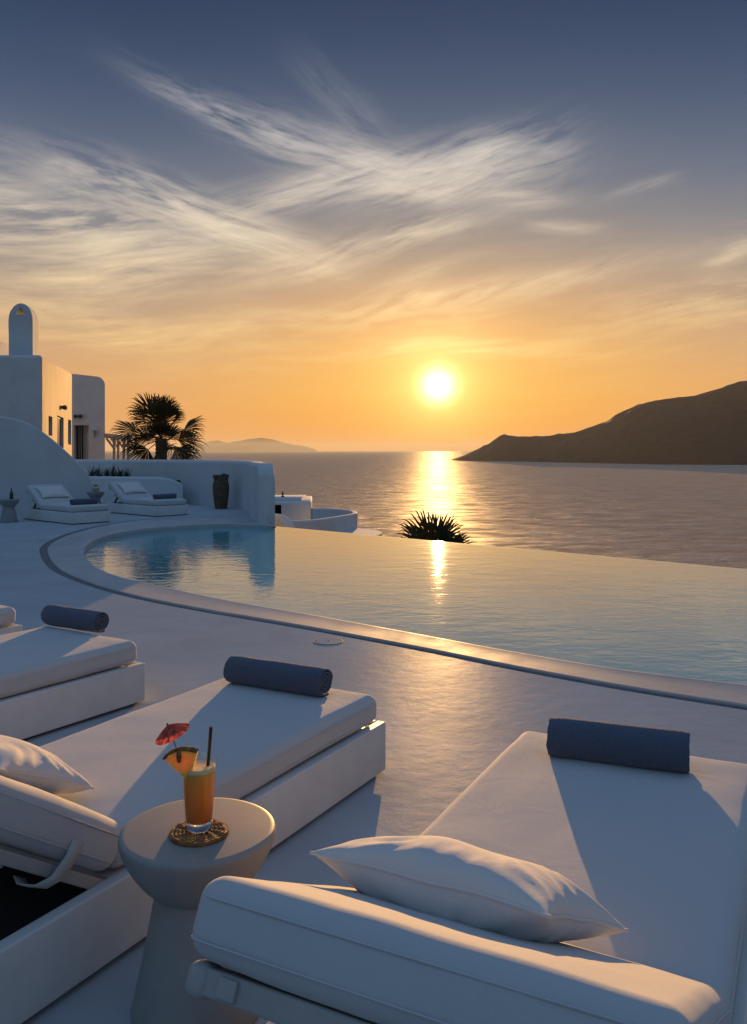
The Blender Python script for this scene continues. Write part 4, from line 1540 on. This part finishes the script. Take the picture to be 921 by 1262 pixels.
tri = [(hx, hz0), (hx2, hz0), (hx2 - .06, hz0 + (hz1 - hz0) * .45), ((hx + hx2) / 2, hz1), (hx + .06, hz0 + (hz1 - hz0) * .45)]
A = [bm.verts.new((x, CY - .5, z)) for x, z in tri]; B = [bm.verts.new((x, CY + 2, z)) for x, z in tri]
bm.faces.new(A); bm.faces.new(list(reversed(B)))
for k in range(5): bm.faces.new((A[k], B[k], B[(k + 1) % 5], A[(k + 1) % 5]))
bmesh.ops.recalc_face_normals(bm, faces=bm.faces)
c1 = mesh_obj('cut', bm, None, None, smooth=False)
boolean_cut(ch, [c1])
ch.parent = house; ch.matrix_parent_inverse = Matrix.Translation(-house.location)
# side wing facing the terrace
WY = 55.6
wx0, wx1 = (88 - CX) / F * WY, (129.5 - CX) / F * WY
wz = CH + (HZ - 461) / F * WY
bm = bmesh.new()
pr = [(wx0 - 1.0, -.5), (wx1, -.5), (wx1, wz - .75)]
for k in range(1, 9):
    a = k / 8 * PI / 2
    pr.append((wx1 - .62 + .62 * math.cos(a), wz - .75 + .60 * math.sin(a)))
pr += [(wx0 + .3, wz), (wx0 - 1.0, wz + .02)]
A = [bm.verts.new((x, WY, z)) for x, z in pr]; B = [bm.verts.new((x * (WY + 5) / WY - .1, WY + 5, z)) for x, z in pr]
bm.faces.new(A); bm.faces.new(list(reversed(B)))
for k in range(len(A)): bm.faces.new((A[k], B[k], B[(k + 1) % len(A)], A[(k + 1) % len(A)]))
bmesh.ops.recalc_face_normals(bm, faces=bm.faces)
wing = mesh_obj('wing_wall', bm, MAT['plaster'], None, angle=50)
dx0, dx1 = (91.5 - CX) / F * WY, (109.5 - CX) / F * WY
dz = CH + (HZ - 524) / F * WY
bm = bmesh.new()
prism(bm, [(dx0, WY - .5), (dx1, WY - .5), (dx1, WY + .55), (dx0, WY + .55)], 0, dz)
bmesh.ops.recalc_face_normals(bm, faces=bm.faces)
c2 = mesh_obj('cut', bm, None, None, smooth=False)
boolean_cut(wing, [c2])
wing.parent = house; wing.matrix_parent_inverse = Matrix.Translation(-house.location)
bm = bmesh.new()
prism(bm, [(dx0 + .01, WY + .42), (dx0 + .50, WY + .42), (dx0 + .50, WY + .5), (dx0 + .01, WY + .5)], .01, dz - .02)
dr = mesh_obj('door', local(bm, house), MAT['glassdark'], house, smooth=False)
bm = bmesh.new()
for (u0, u1) in ((dx0 + .17, dx0 + .21), (dx0 + .32, dx0 + .36), (dx0 + .50, dx0 + .56)):
    prism(bm, [(u0, WY + .36), (u1, WY + .36), (u1, WY + .415), (u0, WY + .415)], .012, dz - .025)
fo = mesh_obj('frame', local(bm, house), MAT['wood'], None, smooth=False); fo.parent = dr


def sconce(loc, n, big=True):
    bm = bmesh.new()
    p = Vector(loc)
    box(bm, p + n * .03, (.08, .10, .16), .01)
    for s in (-1, 1):
        tdir = Vector((-n.y, n.x, 0))
        lathe(bm, [(0, .12), (.10, .08), (.13, 0), (.10, -.10), (0, -.13)], 14, p + n * .17 + tdir * .17 * s)
        tube(bm, [p + n * .03, p + n * .17 + tdir * .17 * s], .02, 6)
    return mesh_obj('wall_lamp', local(bm, house), MAT['lampmetal'], house)


s_ = along(75.5)
pp = H0 + sd * s_ + sn * .01
sconce((pp.x, pp.y, CH + (HZ - 502) / F * pp.y), Vector((sn.x, sn.y, 0)))
p2 = Vector(((97.5 - CX) / F * WY, WY - .01, CH + (HZ - 513) / F * WY))
sconce(p2, Vector((0, -1, 0)))
bm = bmesh.new()
p3 = Vector(((117.5 - CX) / F * WY, WY - .12, CH + (HZ - 534) / F * WY))
lathe(bm, [(0, -.28), (.04, -.26), (.06, -.05), (.12, .14), (.12, .20), (0, .20)], 18, p3)
mesh_obj('wall_planter', local(bm, house), MAT['farstone'], house)

# pergola beside the wing
pg = thing('pergola', 'slim white pergola with curved braces behind the palm beside the house', 'pergola', (-12.0, 40, 0))
PYY = 40.0


def pe(px, py, dy=0): return dp(px, py, PYY + dy) - Vector((-12.0, 40, 0))


def bar(bm, a, b_, w_=.12):
    d = b_ - a
    Mx = Matrix.Translation((a + b_) / 2) @ d.to_track_quat('Y', 'Z').to_matrix().to_4x4()
    box(bm, (0, 0, 0), (w_, d.length, w_), .01, Mx)


for (px, dy) in ((141, 0), (153, .4), (158.5, 2.4), (146, 2.4)):
    bm = bmesh.new()
    a = pe(px, 540, dy); b_ = Vector((a.x, a.y, -.03))
    bar(bm, a, b_)
    bar(bm, a + Vector((0, 0, -.5)), a + Vector((-.38, 0, .0)), .09)
    mesh_obj('post', bm, MAT['wood'], pg)
for (dy, ya) in ((0, 541), (.8, 540.0), (1.6, 539), (2.4, 538)):
    bm = bmesh.new()
    bar(bm, pe(129, ya - 3, dy), pe(162, ya + 1, dy), .10)
    mesh_obj('beam', bm, MAT['wood'], pg)
bm = bmesh.new()
bar(bm, pe(129, 536, -.1), pe(146, 541, -.1), .10)
mesh_obj('beam', bm, MAT['wood'], pg)
bm = bmesh.new()
bar(bm, pe(158, 534, 2.5), pe(158, 541, 2.5), .10)
mesh_obj('beam', bm, MAT['wood'], pg)


# ------------------------------------------------------------------ palms
def fan_frond(bm, base, d, plen, fr, rnd, up=Vector((0, 0, 1)), nl=22, spread=150):
    """petiole + pleated fan of narrow pointed leaflets"""
    d = d.normalized()
    side = d.cross(up)
    if side.length < .05: side = d.cross(Vector((1, 0, 0)))
    side.normalize()
    nrm = side.cross(d).normalized()
    roll = rnd.uniform(-1.0, 1.0)
    side, nrm = side * math.cos(roll) + nrm * math.sin(roll), nrm * math.cos(roll) - side * math.sin(roll)
    droop = rnd.uniform(.10, .24)
    p0 = base
    c = base + d * plen - Vector((0, 0, droop * plen * .4))
    s = side * .022
    v = [bm.verts.new(x) for x in (p0 - s, p0 + s, c + s * .5, c - s * .5)]
    bm.faces.new(v)
    n2 = nrm * .022
    v = [bm.verts.new(x) for x in (p0 - n2, p0 + n2, c + n2 * .5, c - n2 * .5)]
    bm.faces.new(v)
    for k in range(nl):
        a = R(-spread / 2 + spread * (k + .5) / nl + rnd.uniform(-2, 2))
        ld = (d * math.cos(a) + side * math.sin(a) + nrm * .12 * math.cos(a * 2)).normalized()
        ll = fr * (0.62 + .38 * math.cos(a * .62)) * rnd.uniform(.90, 1.06)
        w_ = ll * math.radians(spread / nl) * .24
        ls = ld.cross(nrm).normalized()
        m1 = c + ld * ll * .52 - Vector((0, 0, droop * ll * .12))
        e1 = c + ld * ll * .82 - Vector((0, 0, droop * ll * .5))
        e2 = c + ld * ll - Vector((0, 0, droop * ll * (1.1 + rnd.uniform(0, .6))))
        fold = nrm * w_ * .5
        q = [bm.verts.new(x) for x in (c, m1 - ls * w_, m1 + fold, m1 + ls * w_, e1 - ls * w_ * .55, e1 + ls * w_ * .55, e2)]
        bm.faces.new((q[0], q[1], q[2])); bm.faces.new((q[0], q[2], q[3]))
        bm.faces.new((q[2], q[1], q[4])); bm.faces.new((q[2], q[5], q[3])); bm.faces.new((q[2], q[4], q[5])); bm.faces.new((q[4], q[6], q[5]))
    return bm


def palm(label, base, top, r_tr, fr, plen, n_fr, seed, elmin=-35, elmax=88):
    rnd = random.Random(seed)
    t = thing('fan_palm', label, 'palm tree', base)
    h = (Vector(top) - Vector(base)).z
    bm = bmesh.new()
    pts, rad = [], []
    nz_ = int(h / .06)
    for k in range(nz_ + 1):
        z = h * k / nz_
        pts.append(Vector((0.03 * math.sin(z), 0, z)))
        rad.append(r_tr * (1.05 - .18 * z / h) * (1.10 if k % 2 else .95) * (1.0 + .25 * max(0, z / h - .8)))
    tube(bm, pts, rad, 16)
    mesh_obj('trunk', bm, MAT['trunk'], t, angle=70)
    bm = bmesh.new()
    for k in range(n_fr):
        f_ = (k + .5) / n_fr
        el = R(elmin + (elmax - elmin) * f_ ** 1.15 + rnd.uniform(-6, 6))
        az = k * 2.39996 + rnd.uniform(-.25, .25)
        d = Vector((math.cos(az) * math.cos(el), math.sin(az) * math.cos(el), math.sin(el)))
        fan_frond(bm, Vector((0, 0, h - .05 + .12 * f_)) + d * r_tr * .6, d, plen * rnd.uniform(.55, 1.15), fr * rnd.uniform(.85, 1.1), rnd)
    for k in range(n_fr // 2):      # young inner fronds and the dry fibrous heart
        az = k * 2.39996 + 1; el = R(rnd.uniform(5, 75))
        d = Vector((math.cos(az) * math.cos(el), math.sin(az) * math.cos(el), math.sin(el)))
        fan_frond(bm, Vector((0, 0, h - .02)), d, plen * .3, fr * .62, rnd)
    mesh_obj('crown', bm, MAT['leaf'], t, smooth=False)
    return t


PY1 = 30.0
ptop = dp(198, 541, PY1)
palm('large dark fan palm silhouetted against the sky behind the low terrace wall', (ptop.x, ptop.y, -.03), ptop, .22, 1.0, .74, 24, 9, elmin=-34)
PY2 = 21.5
ptop = dp(537, 683, PY2)
palm('top of a fan palm peeping over the infinity edge below the sun', (ptop.x, ptop.y, ptop.z - 5.6), ptop, .2, 1.0, .22, 12, 12, elmin=14, elmax=78)

# ------------------------------------------------------------------ lower terraces beyond the pool
TYY = 31.0


def tp_(px, py, z): return gp(px, py, z)


lh = thing('lower_house', 'small flat-roofed plastered house below the terrace with one dark opening', 'house', tuple(gp(361, 622, -.72).to_2d()) + (-8.6,))
Z1 = -.62
a = gp(347, 618.5, Z1); b_ = gp(384, 618.5, Z1); c = gp(362.5, 616, Z1 + .02); d = gp(337, 616, Z1)
c0 = gp(345.5, 619.5, Z1); c1_ = gp(384, 618.6, Z1)
bm = shape([(c0.x, c0.y), (c1_.x, c1_.y), (c1_.x - .3, c1_.y + 4.5), (c0.x - 2.6, c0.y + 4.5), (c0.x - 2.6, c0.y)], -8.6, Z1, .06, 3)
mw = mesh_obj('wall', bm, MAT['plaster'], None, angle=50)
bm = bmesh.new()
yF = c0.y
ox0, ox1 = (334 - CX) / F * yF, (346.8 - CX) / F * yF
prism(bm, [(ox0, yF - .5), (ox1, yF - .5), (ox1, yF + 1.2), (ox0, yF + 1.2)], CH - (634.5 - HZ) / F * yF, CH - (622.3 - HZ) / F * yF)
bmesh.ops.recalc_face_normals(bm, faces=bm.faces)
cc = mesh_obj('cut', bm, None, None, smooth=False)
boolean_cut(mw, [cc])
mw.parent = lh; mw.matrix_parent_inverse = Matrix.Translation(-lh.location)
bm = bmesh.new()
prism(bm, [(ox0 + .01, yF + .8), (ox1 - .01, yF + .8), (ox1 - .01, yF + .9), (ox0 + .01, yF + .9)], CH - (634 - HZ) / F * yF, CH - (622.8 - HZ) / F * yF)
mesh_obj('opening_shade', local(bm, lh), MAT['dark'], lh, smooth=False)  # near-black panel added to stand for the shade inside the opening
bm = shape([(c0.x - 2.0, c0.y + 1.2), (c0.x + .75, c0.y + 1.2), (c0.x + .75, c0.y + 3.6), (c0.x - 2.0, c0.y + 3.6)], Z1 - .1, Z1 + .12, .04, 2)
mesh_obj('roof', local(bm, lh), MAT['plaster'], lh)
bm = bmesh.new()
fp = Vector(((348.7 - CX) / F * (c0.y + 1.8), c0.y + 1.8, Z1 + .11))
lathe(bm, [(0, 0), (.07, 0), (.07, .04), (.03, .07), (.035, .13), (.05, .16), (.03, .20), (.022, .24), (0, .27)], 16, fp)
mesh_obj('finial', local(bm, lh), MAT['lampmetal'], lh)
# curved parapet of the lower terrace
zP = -.80
pp_ = [gp(384.5, 626.5, zP), gp(400, 626.0, zP), gp(416, 627.0, zP), gp(428, 628.2, zP), gp(435, 629.5, zP), gp(437.2, 632.2, zP), gp(430, 634.0, zP), gp(418, 636.0, zP), gp(402, 638.4, zP), gp(385, 640.5, zP), gp(366, 641.3, zP), gp(359, 641.5, zP)]
sp = resample(smooth_path(pp_, 8), 80)
bm = bmesh.new()
wall_sweep(bm, sp, -9, zP, .2, .06)
tag(mesh_obj('parapet_wall', bm, MAT['plaster'], None, angle=50), 'curved white parapet wall rounding the lower terrace beyond the infinity edge', 'wall')
bm = bmesh.new()
ps_ = [(p.x, p.y) for p in sp[::3]]
prism(bm, ps_, -9.0, -1.5)
struct('lower_terrace_floor', bm, MAT['coping'], smooth=False)
# stepped low wall by the pillar
bm = bmesh.new()
q_ = [gp(330, 632.5, -.45), gp(345, 633.2, -.45), gp(351, 634.5, -.47), gp(356, 638.5, -.50), gp(360, 643.5, -.58), gp(366, 650, -.7)]
q_ = [Vector((( [330, 342, 350, 355, 359, 364][k] - CX) / F * 20.5, 20.5 - k * .1, 0)) for k in range(6)]
zt_ = [CH - (py - HZ) / F * 20.4 for py in (633.3, 633.6, 635.5, 639.5, 645, 652)]
sp2 = smooth_path([Vector((p.x, p.y, z)) for p, z in zip(q_, zt_)], 6)
wall_sweep(bm, [(p.x, p.y) for p in sp2], -9, [p.z for p in sp2], .25, .07)
tag(mesh_obj('stair_wall', bm, MAT['plaster'], None, angle=50), 'short white wall stepping down just right of the terrace wall end', 'wall')
# lowest ledge with a rounded end
zL = -1.35
lp_ = [gp(395, 650, zL), gp(430, 650.8, zL), gp(452, 652.0, zL), gp(463, 653.2, zL), gp(469.5, 655.2, zL), gp(470, 658, zL), gp(455, 661, zL), gp(430, 661, zL)]
sp3 = resample(smooth_path(lp_, 6), 50)
bm = bmesh.new()
prism(bm, [(p.x, p.y) for p in sp3], -10, zL)
bmesh.ops.bevel(bm, geom=[e for e in bm.edges if e.verts[0].co.z > zL - .01 and e.verts[1].co.z > zL - .01], offset=.08, segments=3, affect='EDGES')
tag(mesh_obj('terrace_block', bm, MAT['plaster'], None, angle=50), 'lowest white flat terrace block with rounded end, just above the infinity edge', 'terrace')
